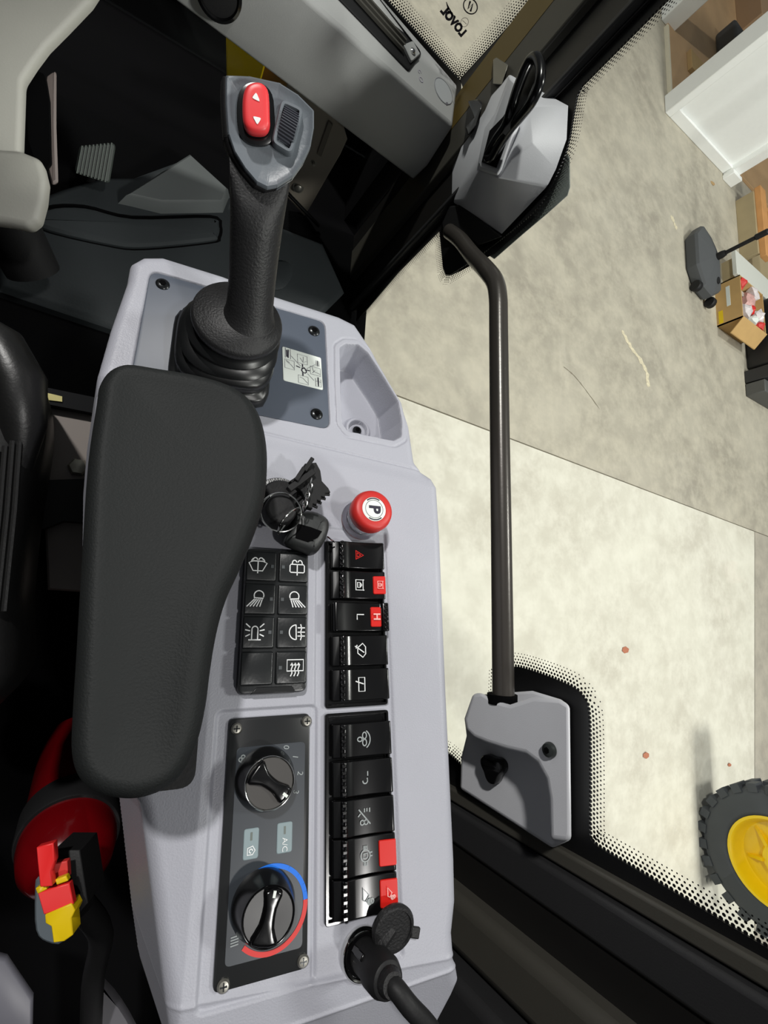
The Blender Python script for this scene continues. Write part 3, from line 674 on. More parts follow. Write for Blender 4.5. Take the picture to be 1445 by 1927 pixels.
solo('black_hose', tube(catmull([CAM+ray(150, 1700)*.46, CAM+ray(190, 1760)*.52, CAM+ray(175, 1850)*.56, CAM+ray(170, 1990)*.6], 5, False), .012, 14), BLK, 'black hose leading down beside the red extinguisher', 'hose', W)

# ============================================================ CONSOLE (height field over its own outline)
out_px = [(238, 520), (244, 487), (268, 474), (306, 474), (420, 510), (520, 549), (640, 588), (672, 604), (702, 648), (738, 712), (762, 752), (776, 800), (786, 866), (800, 884), (818, 896), (827, 915), (833, 1000), (846, 1300),
          (862, 1620), (864, 1700), (858, 1760), (862, 1810), (890, 1866), (893, 1910), (893, 2060), (330, 2060), (306, 1880), (288, 1740), (262, 1540), (196, 1300), (170, 1000), (172, 800), (180, 700), (206, 610)]
OUT = np.array(ccw(rounded(kpoly(out_px), .004, 3)))
def sdf(P, poly):
    d = np.full(len(P), 1e9); ins = np.zeros(len(P), bool); n = len(poly)
    for i in range(n):
        a, b = poly[i], poly[(i+1) % n]; e = b-a; wv = P-a
        t = np.clip((wv@e)/(e@e), 0, 1); q = wv-t[:, None]*e; d = np.minimum(d, (q*q).sum(1))
        c1 = (a[1] > P[:, 1]) != (b[1] > P[:, 1])
        with np.errstate(divide='ignore', invalid='ignore'):
            xi = (b[0]-a[0])*(P[:, 1]-a[1])/(b[1]-a[1])+a[0]
        ins ^= c1 & (P[:, 0] < xi)
    d = np.sqrt(d); return np.where(ins, -d, d)
def sst(x): x = np.clip(x, 0, 1); return x*x*(3-2*x)
st_ = .0007
mn = OUT.min(0)-.03; mxx = OUT.max(0)+.03
xs = np.arange(mn[0], mxx[0], st_); ys = np.arange(mn[1], mxx[1], st_)
gx, gy = np.meshgrid(xs, ys); P = np.stack([gx.ravel(), gy.ravel()], 1)
D = sdf(P, OUT); Zh = np.zeros(len(P))
Rr = .009
m_ = (D > -Rr) & (D <= 0); Zh[m_] -= Rr-np.sqrt(np.maximum(0, Rr*Rr-(D[m_]+Rr)**2))
m_ = D > 0; Zh[m_] -= Rr+6*D[m_]
hv = [k2(430, 1351), k2(583, 1344), k2(579, 1824), k2(402, 1870)]
hx0, hx1 = (hv[0][0]+hv[3][0])/2, (hv[1][0]+hv[2][0])/2; hy1, hy0 = (hv[0][1]+hv[1][1])/2, (hv[2][1]+hv[3][1])/2
def rect(x0, x1, y0, y1, r, seg=6): return ccw(rounded([(x0, y0), (x1, y0), (x1, y1), (x0, y1)], r, seg))
def pocket(poly, depth, wdt):
    global Zh
    s = sdf(P, np.array(poly)); Zh = Zh-depth*sst(-s/wdt)
def lineside(p, q):   # signed distance, positive on the rear side of the line
    p = np.array(p); q = np.array(q); t = (q-p)/np.linalg.norm(q-p); n = np.array([-t[1], t[0]])
    return (P-p)@n
pocket(rect(hx0-.009, hx1+.006, hy0-.009, hy1+.006, .006), .0022, .0025)
bx0, bx1 = k2(612, 1018)[0], k2(718, 1026)[0]
pocket(rect(bx0-.0085, bx1+.0055, -.168, .112, .004), .0016, .003)
plate_px = [(283, 505), (612, 603), (622, 806), (242, 728)]
PLATE = ccw(rounded(kpoly(plate_px), .008, 5))
pocket([tuple(q) for q in inset(PLATE, -.0008)], .003, .0015)
# seam between the front cover and the rear moulding, and the raised rear half
sA, sB = k2(500, 812), k2(792, 882)
s = lineside(sB, sA)
s = -s if s[np.argmin(np.abs(P[:, 0]-.15)+np.abs(P[:, 1]))] < 0 else s
Zh -= .0015*(1-sst((s-.004)/.012))*(D < 0); Zh -= .0014*np.exp(-((s-.0006)/.0009)**2)
# tray pocket
tray_px = [(640, 652), (652, 644), (674, 645), (694, 662), (728, 712), (752, 752), (758, 790), (757, 820), (742, 828), (690, 817), (656, 810), (645, 795), (641, 720)]
TR = ccw(rounded(kpoly(tray_px), .004, 3)); s = sdf(P, np.array(TR))
Zh -= np.where(s < 0, np.minimum(.034, -s*5+.0), 0); rim = inset(TR, -.0055); s2 = sdf(P, np.array(rim))
Zh -= .0013*np.exp(-(s2/.0008)**2)
cz = K.pt(675, 806, -.030)[:2]; rr_ = np.hypot(P[:, 0]-cz[0], P[:, 1]-cz[1]); Zh += np.where((s < -.006), .004*sst((.014-rr_)/.003), 0)
Zh -= np.where(s < -.006, .005*sst((.0095-rr_)/.001), 0)
# left flank slopes away
fA, fB = k2(398, 1270), k2(340, 1900); e = (fB-fA)/np.linalg.norm(fB-fA); nl = np.array([-e[1], e[0]]); s = (P-fA)@nl
s = -s if s[np.argmin(np.abs(P[:, 0]-.15)+np.abs(P[:, 1]))] > 0 else s
Zh -= .32*np.maximum(0, s)*sst((P[:, 1]*-1+.02)/.05)
# folds behind the climate panel
for (pa, pb, sl) in (((619, 1846), (834, 1805), .28), ((623, 1917), (828, 1840), .55)):
    s = lineside(k2(*pa), k2(*pb)); s = -s if s[np.argmin(np.abs(P[:, 0]-.1)+np.abs(P[:, 1]))] > 0 else s
    Zh -= sl*np.maximum(0, s)+.0008*np.exp(-(s/.0012)**2)*-1
keep = D < .022
idx = np.full(len(P), -1); idx[keep] = np.arange(keep.sum())
I = idx.reshape(gx.shape); a, b, c, d = I[:-1, :-1], I[:-1, 1:], I[1:, 1:], I[1:, :-1]
ok = (a >= 0) & (b >= 0) & (c >= 0) & (d >= 0)
quads = np.stack([a[ok], b[ok], c[ok], d[ok]], 1); VV = np.stack([P[keep, 0], P[keep, 1], Zh[keep]], 1)
me = bpy.data.meshes.new('body'); me.vertices.add(len(VV)); me.vertices.foreach_set('co', VV.ravel())
me.loops.add(quads.size); me.loops.foreach_set('vertex_index', quads.ravel().astype(np.int32))
me.polygons.add(len(quads)); me.polygons.foreach_set('loop_start', np.arange(0, quads.size, 4, dtype=np.int32))
me.update(calc_edges=True); me.validate(); me.polygons.foreach_set('use_smooth', [True]*len(me.polygons)); me.materials.append(GREY)
T = thing('side_console', 'light grey moulded armrest console with storage tray, right of the seat', 'console', K, (0, 0, 0))
ob = bpy.data.objects.new('body', me); COL.objects.link(ob); ob.parent = T
CONS = T
part('pedestal', loft([[(x*.9+.01, y*.92, -.14) for x, y in OUT[::4]], [(x*.6+.03, y*.7, -.50) for x, y in OUT[::4]]]), BLK, T)
screw(T, cz, -.0345, .0042, DARKST, 'tray_screw', False)

# joystick plate
T = thing('joystick_plate', 'slate blue grey plate set in the console front under the joystick', 'plate', K, (*k2(430, 660), 0))
part('panel', slab(PLATE, -.0055, -.0023, .0008), SLATE, T)
for q in ((306, 531), (592, 620), (597, 777)):
    screw(T, k2(*q), -.0023, .0052, DARKST, 'screw', False)
lb = [k2(*q) for q in ((532, 649), (605, 671), (609, 732), (534, 713))]
lb_o = part('diagram_label', slab(rounded(lb, .0015, 3), -.0025, -.0019, .0001), LAB, T, label='white label with control pattern diagram')
def lbp(s_, t_):  # s right, t up in the label, 0..1
    return lerp(lerp(lb[3], lb[2], s_), lerp(lb[0], lb[1], s_), t_)
def lbox(s0, s1, t0, t1): return [lbp(s0, t0), lbp(s1, t0), lbp(s1, t1), lbp(s0, t1), lbp(s0, t0)]
part('diagram_lines', stroke([lbox(.05, .29, .38, .64), lbox(.38, .63, .64, .9), lbox(.70, .96, .4, .64), lbox(.38, .63, .04, .27),
    [lbp(.08, .62), lbp(.12, .56), lbp(.2, .52), lbp(.28, .42)], [lbp(.12, .6), lbp(.17, .56)], [lbp(.45, .8), lbp(.52, .68), lbp(.6, .74)], [lbp(.53, .86), lbp(.52, .7)],
    [lbp(.75, .62), lbp(.78, .5), lbp(.95, .46)], [lbp(.75, .44), lbp(.82, .54)], [lbp(.42, .22), lbp(.5, .2), lbp(.62, .08)],
    [lbp(.22, .78), lbp(.45, .55)], [lbp(.6, .52), lbp(.83, .72)], [lbp(.62, .38), lbp(.78, .22)], [lbp(.07, .68), lbp(.08, .98)], [lbp(.2, .68), lbp(.2, .98)],
    [lbp(.82, .3), lbp(.82, .06), lbp(.96, .07), lbp(.96, .3)], [lbp(.82, .22), lbp(.96, .22)], [lbp(.86, .7), lbp(.86, .86)], [lbp(.94, .7), lbp(.94, .86)]], .00035, -.0017), INKL, lb_o)
part('diagram_marks', stroke([[lbp(.5, .54), lbp(.5, .62)], [lbp(.5, .36), lbp(.5, .28)], [lbp(.43, .5), lbp(.34, .52)], [lbp(.6, .48), lbp(.68, .48)], [lbp(.9, .7), lbp(.9, .86)], [lbp(.89, .34), lbp(.89, .08)],
    [lbp(.11, .72), lbp(.11, .92)], [lbp(.14, .7), lbp(.15, .94)], [lbp(*q) for q in ((.5, .5), (.56, .51), (.6, .42), (.56, .37), (.5, .38), (.47, .44), (.5, .5))], [lbp(.48, .5), lbp(.55, .53)]], .0009, -.0016), INK, lb_o)

# ============================================================ JOYSTICK
jc = k2(417, 680)
T = thing('joystick', 'tall black joystick with rubber bellows and grey thumb control head', 'joystick', K, (*jc, 0))
def rsq(c, hw, z, n=40, e=4.0):
    out = []
    for i in range(n):
        t = 2*math.pi*i/n; cx, sx = math.cos(t), math.sin(t)
        r = hw/((abs(cx)**e+abs(sx)**e)**(1/e)); out.append((c[0]+r*cx, c[1]+r*sx, z))
    return out
jt = np.array(jc)+np.array([.0058, .001])
def jd(z): return lerp(jc, jt, min(1, max(0, (z-.010)/.036)))
rings = [rsq(jc, .0370, -.001, e=7), rsq(jc, .0370, .007, e=7), rsq(jc, .0358, .009, e=6), rsq(jc, .0335, .0095, e=5)]
prof = [(.0320, .012, 5), (.0320, .017, 4), (.0350, .019, 4), (.0358, .021, 3.4), (.0345, .0235, 3), (.0312, .0255, 3), (.0335, .028, 2.8), (.0350, .0305, 2.6), (.0335, .033, 2.4), (.0298, .035, 2.3), (.0320, .038, 2.2), (.0330, .0405, 2.1), (.0312, .043, 2), (.0285, .0455, 2), (.0285, .047, 2)]
rings += [rsq(jd(z), r, z, e=e) for r, z, e in prof]
part('bellows', loft(rings), BEL, T, sharp=50)
js = jt+np.array([.0070, -.002])
def rr2_(c0, c1, r, z): return ring(c0*(1-z[1])+c1*z[1], r, z[0], 48)
part('collar_disc', loft([ring(jt, .0285, .046, 48), ring(jt, .0305, .047, 48), ring(jt, .0312, .0495, 48), ring(jt, .0309, .052, 48), ring(jt, .0292, .0542, 48), ring(lerp(jt, js, .8), .0200, .0560, 48), ring(js, .0170, .0585, 48)]), BLKT, T, sharp=50)
def ell(c, rx, ry, z, n=48): return [(c[0]+rx*math.cos(2*math.pi*i/n), c[1]+ry*math.sin(2*math.pi*i/n), z) for i in range(n)]
JN = nrm([-.10, -.52, .85])
jh = np.array([*jc, .143]); hc_ray = K.pt(499, 250, .143); jh[:2] = hc_ray[:2]
jn = JN
def clampz(ring_): return [(x, y, min(z, jh[2]-(jn[0]*(x-jh[0])+jn[1]*(y-jh[1]))/jn[2]-.004)) for x, y, z in ring_]
gl = [(.0185, .056), (.0164, .060), (.0154, .066), (.0152, .080), (.0156, .095), (.0162, .108), (.0170, .118), (.0178, .128), (.0180, .138), (.0175, .148), (.012, .155)]
je = jh[:2]+np.array([-.001, -.002])
gr = [clampz(ring(lerp(js, je, (z-.057)/.086), r, z, 48)) for r, z in gl]
part('grip', loft(gr), BLKT, T, sharp=50)
# head: frame with its face towards the operator
hexx = nrm(K.ex*1.0+K.ez*.10); hn = nrm(JN[0]*K.ex+JN[1]*K.ey+JN[2]*K.ez)
hy_ = np.cross(hn, hexx)
FH = Frame(K.wld(jh), hexx, hy_)
def fh(u, v, h=0): return FH.pt(u, v, h)[:2]
hpx = [(424, 146), (470, 148), (525, 160), (560, 182), (590, 212), (590, 245), (584, 278), (570, 308), (550, 336), (522, 354), (502, 358), (482, 348), (460, 322), (440, 290), (428, 255), (424, 200)]
HO = [fh(*q) for q in hpx]; HOs = ccw(catmull(rounded(HO, .002, 2), 2))
cH = np.mean(HOs, 0)
def toK(VF, fr): return [tuple(K.loc(fr.wld(v))) for v in VF[0]], VF[1]
def hsc(s_, z, off=(0, 0)): return [((q[0]-cH[0])*s_+cH[0]+off[0], (q[1]-cH[1])*s_+cH[1]+off[1], z) for q in HOs]
bk = loft([hsc(.3, -.034, (-.001, .006)), hsc(.62, -.032, (-.001, .005)), hsc(.85, -.024, (-.003, .003)), hsc(.97, -.014, (-.0035, .001)), hsc(1.03, -.006, (-.002, 0)), hsc(1.03, -.001, (-.001, 0)), hsc(1.0, .0, (0, 0))])
part('head_shell', toK(bk, FH), BLK, T, sharp=60)
face = loft([hsc(1.0, -.001), hsc(.995, .0012), hsc(.96, .0018), hsc(.90, .0008), hsc(.82, -.0004)], cap0=False)
face = loft([hsc(1.0, -.003), hsc(.995, .0022), hsc(.96, .0030), hsc(.90, .0022), hsc(.82, .0012), hsc(.5, .0008)])
part('face_plate', toK(face, FH), FACE, T, sharp=60)
ro = [fh(*q, .010) for q in [(458, 175), (466, 158), (482, 152), (497, 157), (506, 175), (508, 222), (508, 236), (502, 247), (488, 250), (470, 246), (459, 232), (456, 203)]]
ROs = catmull(ro, 3)
part('rocker_socket', toK(pillow(ROs, [(-.003, .001), (-.003, .003), (-.001, .0035), (0, .0035), (.001, .006)]), FH), GLOSS, T)
rk = part('red_rocker', toK(pillow(ROs, [(.0008, .003), (.0, .006), (.0, .0085), (.0008, .010), (.002, .0107), (.004, .0108)]), FH), PINK, T, sharp=60, label='red thumb rocker with two white arrows')
def tri(px, h): return pillow(rounded([fh(u, v, h) for u, v in px], .0006, 2), [(0, h-.0006), (0, h)])
part('white_arrow', toK(tri([(482, 173), (474, 184), (490, 192)], .0112), FH), WHITE, rk)
part('white_arrow', toK(tri([(475, 218), (492, 222), (484, 235)], .0112), FH), WHITE, rk)
hq = [fh(*q, .006) for q in [(529, 182), (574, 203), (550, 293), (510, 268)]]
part('thumbwheel_frame', toK(pillow(rounded(hq, .0040, 4), [(0, .001), (0, .0045), (.0008, .006), (.0022, .006), (.003, .003)]), FH), FACE, T)
a0, a1, a2, a3 = [np.array(q) for q in inset(ccw(hq), .0032)]
wq_ = [fh(*q, .006) for q in [(537, 196), (565, 212), (549, 276), (520, 256)]]; a0, a1, a2, a3 = [np.array(q) for q in wq_]
NR = 12; Vv = []; 
for i in range(NR*4+1):
    t = i/(NR*4); arch_ = .0045+.0035*math.sin(math.pi*t); ridge = .0006*(1 if i % 4 in (1, 2) else -1)
    for q in (lerp(a0, a3, t), lerp(a1, a2, t)): Vv.append((q[0], q[1], arch_+ridge))
Ff = [(2*i, 2*i+2, 2*i+3, 2*i+1) for i in range(NR*4)]
part('thumbwheel', toK((Vv, Ff), FH), mat('ribbed_grey_wheel', (66, 68, 76), .45), T, sharp=20)

# ============================================================ ARMREST
AH = .085
arm_px = [(180, 770), (186, 735), (206, 706), (240, 694), (300, 702), (370, 714), (430, 732), (468, 758), (490, 795), (501, 845), (502, 900), (496, 950), (478, 1008), (450, 1075), (425, 1130), (408, 1190), (396, 1260), (387, 1330), (372, 1395), (350, 1445), (318, 1480), (270, 1500), (225, 1502), (180, 1490), (148, 1462), (134, 1418), (135, 1350), (143, 1220), (153, 1050), (164, 880)]
AP = catmull([K.pt(u, v, AH-.012)[:2] for u, v in arm_px], 4)
T = thing('armrest', 'long black padded armrest above the left edge of the console', 'armrest', K, (*np.mean(AP, 0), 0))
APc = ccw(AP); arings = [[(q[0], q[1], z) for q in inset(APc, d)] for d, z in [(.020, AH-.034), (.006, AH-.032), (.0015, AH-.025), (0, AH-.014), (.001, AH-.007), (.004, AH-.002), (.007, AH+.0002), (.009, AH+.0003), (.012, AH-.0006)]]
AA = np.array(APc); ylo, yhi = AA[:, 1].min()+.045, AA[:, 1].max()-.05
def spine(y):
    y = min(max(y, ylo), yhi); xs_ = []
    for i in range(len(AA)):
        p, q = AA[i-1], AA[i]
        if (p[1]-y)*(q[1]-y) <= 0 and p[1] != q[1]: xs_.append(p[0]+(q[0]-p[0])*(y-p[1])/(q[1]-p[1]))
    return np.array([(min(xs_)+max(xs_))/2, y])
lastr = arings[-1]
for t_, z_ in ((.2, AH-.0018), (.45, AH-.0028), (.7, AH-.0033), (.93, AH-.0035)):
    arings.append([(*lerp(q[:2], spine(q[1]), t_), z_) for q in lastr])
part('pad', loft(arings), ARM, T, sharp=70)
part('under_plate', pillow(AP, [(.035, AH-.045), (.026, AH-.034)]), BLK, T)
part('support', pillow(rect(-.02, .02, -.05, .0, .008), [(0, .001), (0, AH-.04)]), BLK, T)

# ============================================================ PARKING BRAKE KNOB
kc = K.pt(704, 958, .030)[:2]
T = thing('parking_brake_knob', 'round red push knob with a white P disc on the console', 'knob', K, (*kc, 0.003))
part('collar', lathe(kc, [(.0165, .0025), (.0165, .0045), (.0135, .006), (.0128, .012), (.0122, .014), (.0118, .004)], 40, cap1=False), CLEAR, T, sharp=50)
part('stem', lathe(kc, [(.007, .003), (.007, .018)], 24), mat('pale_stem', (196, 196, 204), .3), T)
part('cap', lathe(kc, [(.008, .014), (.0140, .0155), (.0158, .019), (.0162, .025), (.0152, .0285), (.013, .0300), (.0098, .0301), (.0094, .0296)], 56), REDP, T, sharp=50)
ds = part('white_disc', lathe(kc, [(.0094, .0294), (.0094, .0300), (.0090, .0302)], 40), LAB, T)
part('letter', textmesh('P', .0125, kc+np.array([0, -.0002]), -math.pi/2, .0304, .0005), INK, ds)
part('thin_ring', stroke([arc(*kc, .0070, 0, 360, 40)], .0003, .0304), INK, ds)
part('arc_mark', stroke([arc(*kc, .0084, 60, 130, 14), arc(*kc, .0084, 240, 310, 14)], .0009, .0304), INK, ds)

# ============================================================ ROCKER SWITCHES
def icon(lines, c, sc, z, wd, rot=True):
    out = []
    for ln in lines: out.append([(c[0]+sc*(t if rot else s_), c[1]+sc*(-s_ if rot else t)) for s_, t in ln])
    return stroke(out, wd, z)
def bank(v_top, y1_, y0_, label, name='switch_bezel'):
    T_ = thing(name, label, 'switch panel', K, ((bx0+bx1)/2, (y0_+y1_)/2, 0))
    part('frame', pillow(rect(bx0, bx1, y0_, y1_, .0022), [(0, -.004), (0, .0005), (.0005, .0012), (.0018, .0012), (.0022, -.0012)]), GLOSS, T_)
    return T_
Y1a, Y1b = k2(612, 1018)[1], k2(726, 1326)[1]; Y2a, Y2b = k2(608, 1344)[1], k2(744, 1712)[1]
bank(0, Y1a, Y1b, 'front glossy black bezel holding five rocker switches')
bank(0, Y2a, Y2b, 'rear glossy black bezel holding five rocker switches')
hexx_ = [(0, .8), (.7, -.5), (-.7, -.5), (0, .8)]
IC = {
 'hazard': [[(s_*1.0, t*1.0) for s_, t in hexx_], [(s_*.5, t*.5-.05) for s_, t in hexx_]],
 'lock': [[(-.8, -.6), (.8, -.6), (.8, .6), (-.8, .6), (-.8, -.6)], [(-.8, .6), (-.8, .75)], [(.8, .6), (.8, .75)], [(-.4, .1), (.4, .1), (.4, -.3), (-.4, -.3), (-.4, .1)], arc(0, .1, .25, 0, 180, 6)],
 'L': [[(-.35, .6), (-.35, -.5), (.4, -.5)]],
 'wiper': [[(-1, .3), (-.5, .75), (.5, .75), (1, .3), (.4, -.5), (-.4, -.5), (-1, .3)], [(-.6, -.9), (-.1, -.1), (.3, .5)], [(-.3, -.75), (-.75, -.6)]],
 'rearwiper': [[(-.95, .5), (.95, .5), (.95, -.45), (-.95, -.45), (-.95, .5)], [(-.45, -.9), (-.05, .3)]],
 'fan': [arc(-.5, .25, .42, 0, 360, 14, .3), arc(.4, .25, .42, 0, 360, 14, .3), arc(-.05, -.45, .28, 0, 360, 12, .35), arc(0, -.2, 1.3, 35, 145, 14, 1.3)],
 'mode': [[(-.7, .6), (-.2, .6)], arc(.4, .2, .35, -90, 90, 8), [(.1, .5), (.3, .55)]],
 'coolcut': [[(-.9, -.8), (.9, .8)], [(-.95, .75), (-.5, .75)], [(-.95, .0), (-.55, .0)], [(-.95, .35), (-.6, .35)], arc(.65, -.35, .28, 0, 360, 10), arc(.65, .2, .28, 0, 360, 10), [(-.1, -.9), (-.4, -.6)]],
 'watch': [arc(0, 0, .65, 0, 360, 22), [(-.7, .25), (-1.1, .2)], [(-.7, -.2), (-1.1, -.2)], [(.7, .25), (1.1, .2)], [(.7, -.2), (1.1, -.2)], [(-.75, 0), (-1.1, 0)], [(.75, 0), (1.1, 0)], [(-.3, .65), (-.3, .95)], [(.1, .65), (.1, .95)], [(-.25, -.25), (.25, -.25), (.25, .25), (-.25, .25), (-.25, -.25)]],
 'kick': [[(-1.0, -.45), (.3, -.45), (.5, -.1), (-.1, .4), (-1.0, -.45)], arc(.6, .45, .3, 0, 360, 12), arc(.55, .75, .26, 0, 360, 12), arc(.6, .45, .14, 0, 360, 8)],
}
SL = bx1-bx0-.0062
def rocker(vc, key, label, red=None, flip=False, iconm=None, redicon=None):
    X0 = bx0+.0042; L0 = SL
    yc = K.pt(675, vc, .006)[1]; hw = .0104
    if not flip: pr = [(0, .0005), (.0, .0030), (.13, .0050), (.155, .0078), (.19, .0080), (.22, .0068), (.34, .0062), (.6, .0064), (.85, .0078), (.97, .0092), (1.0, .0086), (1.0, .0005)]
    else: pr = [(0, .0005), (0, .0078), (.04, .0088), (.2, .0076), (.45, .0064), (.7, .0066), (.9, .0072), (.93, .0088), (1.02, .0096), (1.05, .0085), (1.05, .0005)]
    T_ = thing('rocker_switch', label, 'switch', K, (X0+L0/2, yc, .001), 'rocker switches on the console')
    lo = [(X0+L0*f, yc-hw, z) for f, z in pr]; hi = [(X0+L0*f, yc+hw, z) for f, z in pr]
    bd = part('rocker', loft([lo, hi]), GLOSS, T_, bev=.0009, sharp=50, seg=3)
    # grip ribs
    f0 = .145 if not flip else .975; zz = .0079 if not flip else .0094
    for k in range(5 if not flip else 6):
        y_ = yc+hw*(-.78+1.56*k/(4 if not flip else 5))
        part('grip_rib', box(X0+L0*(f0-.03), X0+L0*(f0+.045), y_-.0011, y_+.0011, zz-.003, zz+.0009), GLOSS, T_, bev=.0004)
    zi = lambda f: float(np.interp(f, [p[0] for p in pr[1:-1]], [p[1] for p in pr[1:-1]]))
    fI = .50
    part('symbol', icon(IC[key], (X0+L0*fI, yc), .0048, zi(fI)+.0005, .00075), iconm or WHITE, T_)
    if red:
        f1, f2, wh = red
        zl = zi((f1+f2)/2)
        V, Fc = pillow(rect(X0+L0*f1, X0+L0*f2, yc-wh, yc+wh, .0012, 4), [(0, -.002), (0, .0006), (.0004, .0010)])
        ln = part('red_lens', ([(x, y, z+zi((x-X0)/L0)) for x, y, z in V], Fc), RED, T_, label='red end lens')
        if redicon: part('lens_symbol', [(V_, F_) for V_, F_ in [redicon(X0+L0*(f1+f2)/2, yc, zl+.0022)]][0], mat('pale_pink_ink', (240, 176, 170), .5), ln)
    return T_
wi = lambda sc, key: (lambda x, y, z: icon(IC[key], (x, y), sc, z, .0006))
rocker(1045, 'hazard', 'black rocker switch with red hazard triangle, frontmost of the front bank', iconm=RED)
rocker(1101, 'lock', 'black rocker switch with padlock square symbol and red end lens', (.76, 1.0, .0068), redicon=wi(.0034, 'lock'))
rocker(1161, 'L', 'black rocker switch marked L with a red H lens, tipped the other way', (.70, .90, .0072), True, redicon=lambda x, y, z: textmesh('H', .0075, (x, y), -math.pi/2, z, .0002))
rocker(1224, 'wiper', 'black rocker switch with windscreen wiper fan symbol')
rocker(1288, 'rearwiper', 'black rocker switch with small rear wiper rectangle, rearmost of front bank')
dim = mat('dim_white_ink', (150, 156, 156), .5)
rocker(1392, 'fan', 'black rocker switch with fan and arc symbol, frontmost of the rear bank', iconm=dim)
rocker(1464, 'mode', 'black rocker switch with a faint small mark, second of the rear bank', iconm=dim)
rocker(1538, 'coolcut', 'black rocker switch with struck through symbol, middle of the rear bank', iconm=dim)
rocker(1612, 'watch', 'black rocker switch with round gear symbol and plain red end lens', (.72, 1.0, .0072), iconm=dim)
rocker(1690, 'kick', 'black rocker switch with triangle symbol and red lens repeating it, rearmost', (.72, 1.0, .0074), iconm=dim, redicon=wi(.0034, 'kick'))

# ============================================================ KEYPAD
kh = .009
kx0 = K.pt(455, 1300, kh)[0]; kx1 = K.pt(575, 1300, kh)[0]; ky1 = K.pt(580, 1040, kh)[1]; ky0 = K.pt(573, 1298, kh)[1]
T = thing('keypad', 'black eight button keypad with white lamp and wiper symbols', 'keypad', K, ((kx0+kx1)/2, (ky0+ky1)/2, 0))
ko = rect(kx0-.002, kx1+.001, ky0-.001, ky1+.001, .004)
part('body', pillow(ko, [(-.0006, -.002), (-.0004, .002), (0, .0035), (0, kh-.0025), (.0006, kh-.0016), (.0014, kh-.0014)]), KEYB, T)
part('lip', loft([[(kx0+.006, ky0-.0018, .002), (kx1-.006, ky0-.0018, .002), (kx1-.009, ky0+.003, .002), (kx0+.009, ky0+.003, .002)], [(kx0+.006, ky0-.001, kh-.001), (kx1-.006, ky0-.001, kh-.001), (kx1-.009, ky0+.0028, kh-.001), (kx0+.009, ky0+.0028, kh-.001)]]), BEL, T, bev=.0004)
KI = {
 'frontwash': [[(-.95, .3), (-.5, .5), (.5, .5), (.95, .3), (.5, -.55), (-.5, -.55), (-.95, .3)], [(0, .5), (0, -.8)], arc(-.3, .65, .22, 0, 180, 6), arc(.3, .65, .22, 0, 180, 6), [(-.7, .5), (-.55, .75)], [(.7, .5), (.55, .75)]],
 'rearwash': [[(-.7, .35), (.7, .35), (.8, .2), (.8, -.45), (.7, -.55), (-.7, -.55), (-.8, -.45), (-.8, .2), (-.7, .35)], [(0, .35), (0, -.85)], arc(-.3, .6, .22, 0, 180, 6), arc(.3, .6, .22, 0, 180, 6), [(-.55, .4), (-.55, .6)], [(.55, .4), (.55, .6)]],
 'workl': [arc(.25, .35, .5, -20, 200, 12, .5), [(-.25, .1), (.7, .05)]]+[[(-.2+.2*k, -.05), (-.95+.33*k, -.8)] for k in range(5)],
 'workr': [arc(-.25, .35, .5, -20, 200, 12, .5), [(.25, .1), (-.7, .05)]]+[[(.2-.2*k, -.05), (.95-.33*k, -.8)] for k in range(5)],
 'beacon': [[(-.3, -.7), (-.3, .3)], arc(0, .3, .3, 180, 0, 8), [(.3, .3), (.3, -.7)], [(-.6, -.75), (.6, -.75)], [(-.5, .5), (-.9, .85)], [(.5, .5), (.9, .85)], [(-.5, .15), (-.95, .25)], [(.5, .15), (.95, .25)], [(-.5, -.2), (-.9, -.4)], [(.5, -.2), (.9, -.4)]],
 'fog': [arc(.0, 0, .7, 90, 270, 14, .75), [(0, .75), (.05, -.75)], [(.2, .45), (.95, .45)], [(.2, 0), (.95, 0)], [(.2, -.4), (.95, -.4)], [(.5, .8), (.62, .4), (.5, 0), (.62, -.4), (.5, -.8)]],
 'defrost': [[(-.85, .75), (.85, .75), (.85, -.35), (-.85, -.35), (-.85, .75)]]+[[(x, .4), (x+.06, .1), (x-.06, -.2), (x+.03, -.55), (x-.12, -.85)] for x in (-.35, 0, .35)]+[[(x-.12, .2), (x, .42), (x+.12, .2)] for x in (-.35, 0, .35)],
}
cols = [[(494, 1067), (490, 1128), (485, 1190), (480, 1258)], [(553, 1067), (551, 1128), (550, 1190), (547, 1256)]]
keys = [['frontwash', 'workl', 'beacon', None], ['rearwash', 'workr', 'fog', 'defrost']]
px_ = [np.mean([K.pt(*q, kh)[0] for q in cols[i]]) for i in range(2)]
py_ = [np.mean([K.pt(*cols[i][j], kh)[1] for i in range(2)]) for j in range(4)]
hwx = abs(px_[1]-px_[0])*.46; hwy = abs(py_[0]-py_[1])*.455
for i in range(2):
    for j in range(4):
        x, y = px_[i], py_[j]
        b_ = part('button', pillow(rect(x-hwx, x+hwx, y-hwy, y+hwy, .0012, 3), [(0, kh-.004), (0, kh-.0002), (.0004, kh+.0004), (.0009, kh+.0006)]), KEYB, T)
        ld = hwx*(.72 if i == 0 else -.72)
        if keys[i][j]:
            part('symbol', icon(KI[keys[i][j]], (x-ld*.32, y), hwx*.62, kh+.0010, .00075, False), WHITE, b_)
            part('indicator', box(x+ld-.001, x+ld+.001, y-.0011, y+.0011, kh, kh+.0010), LENS, b_)

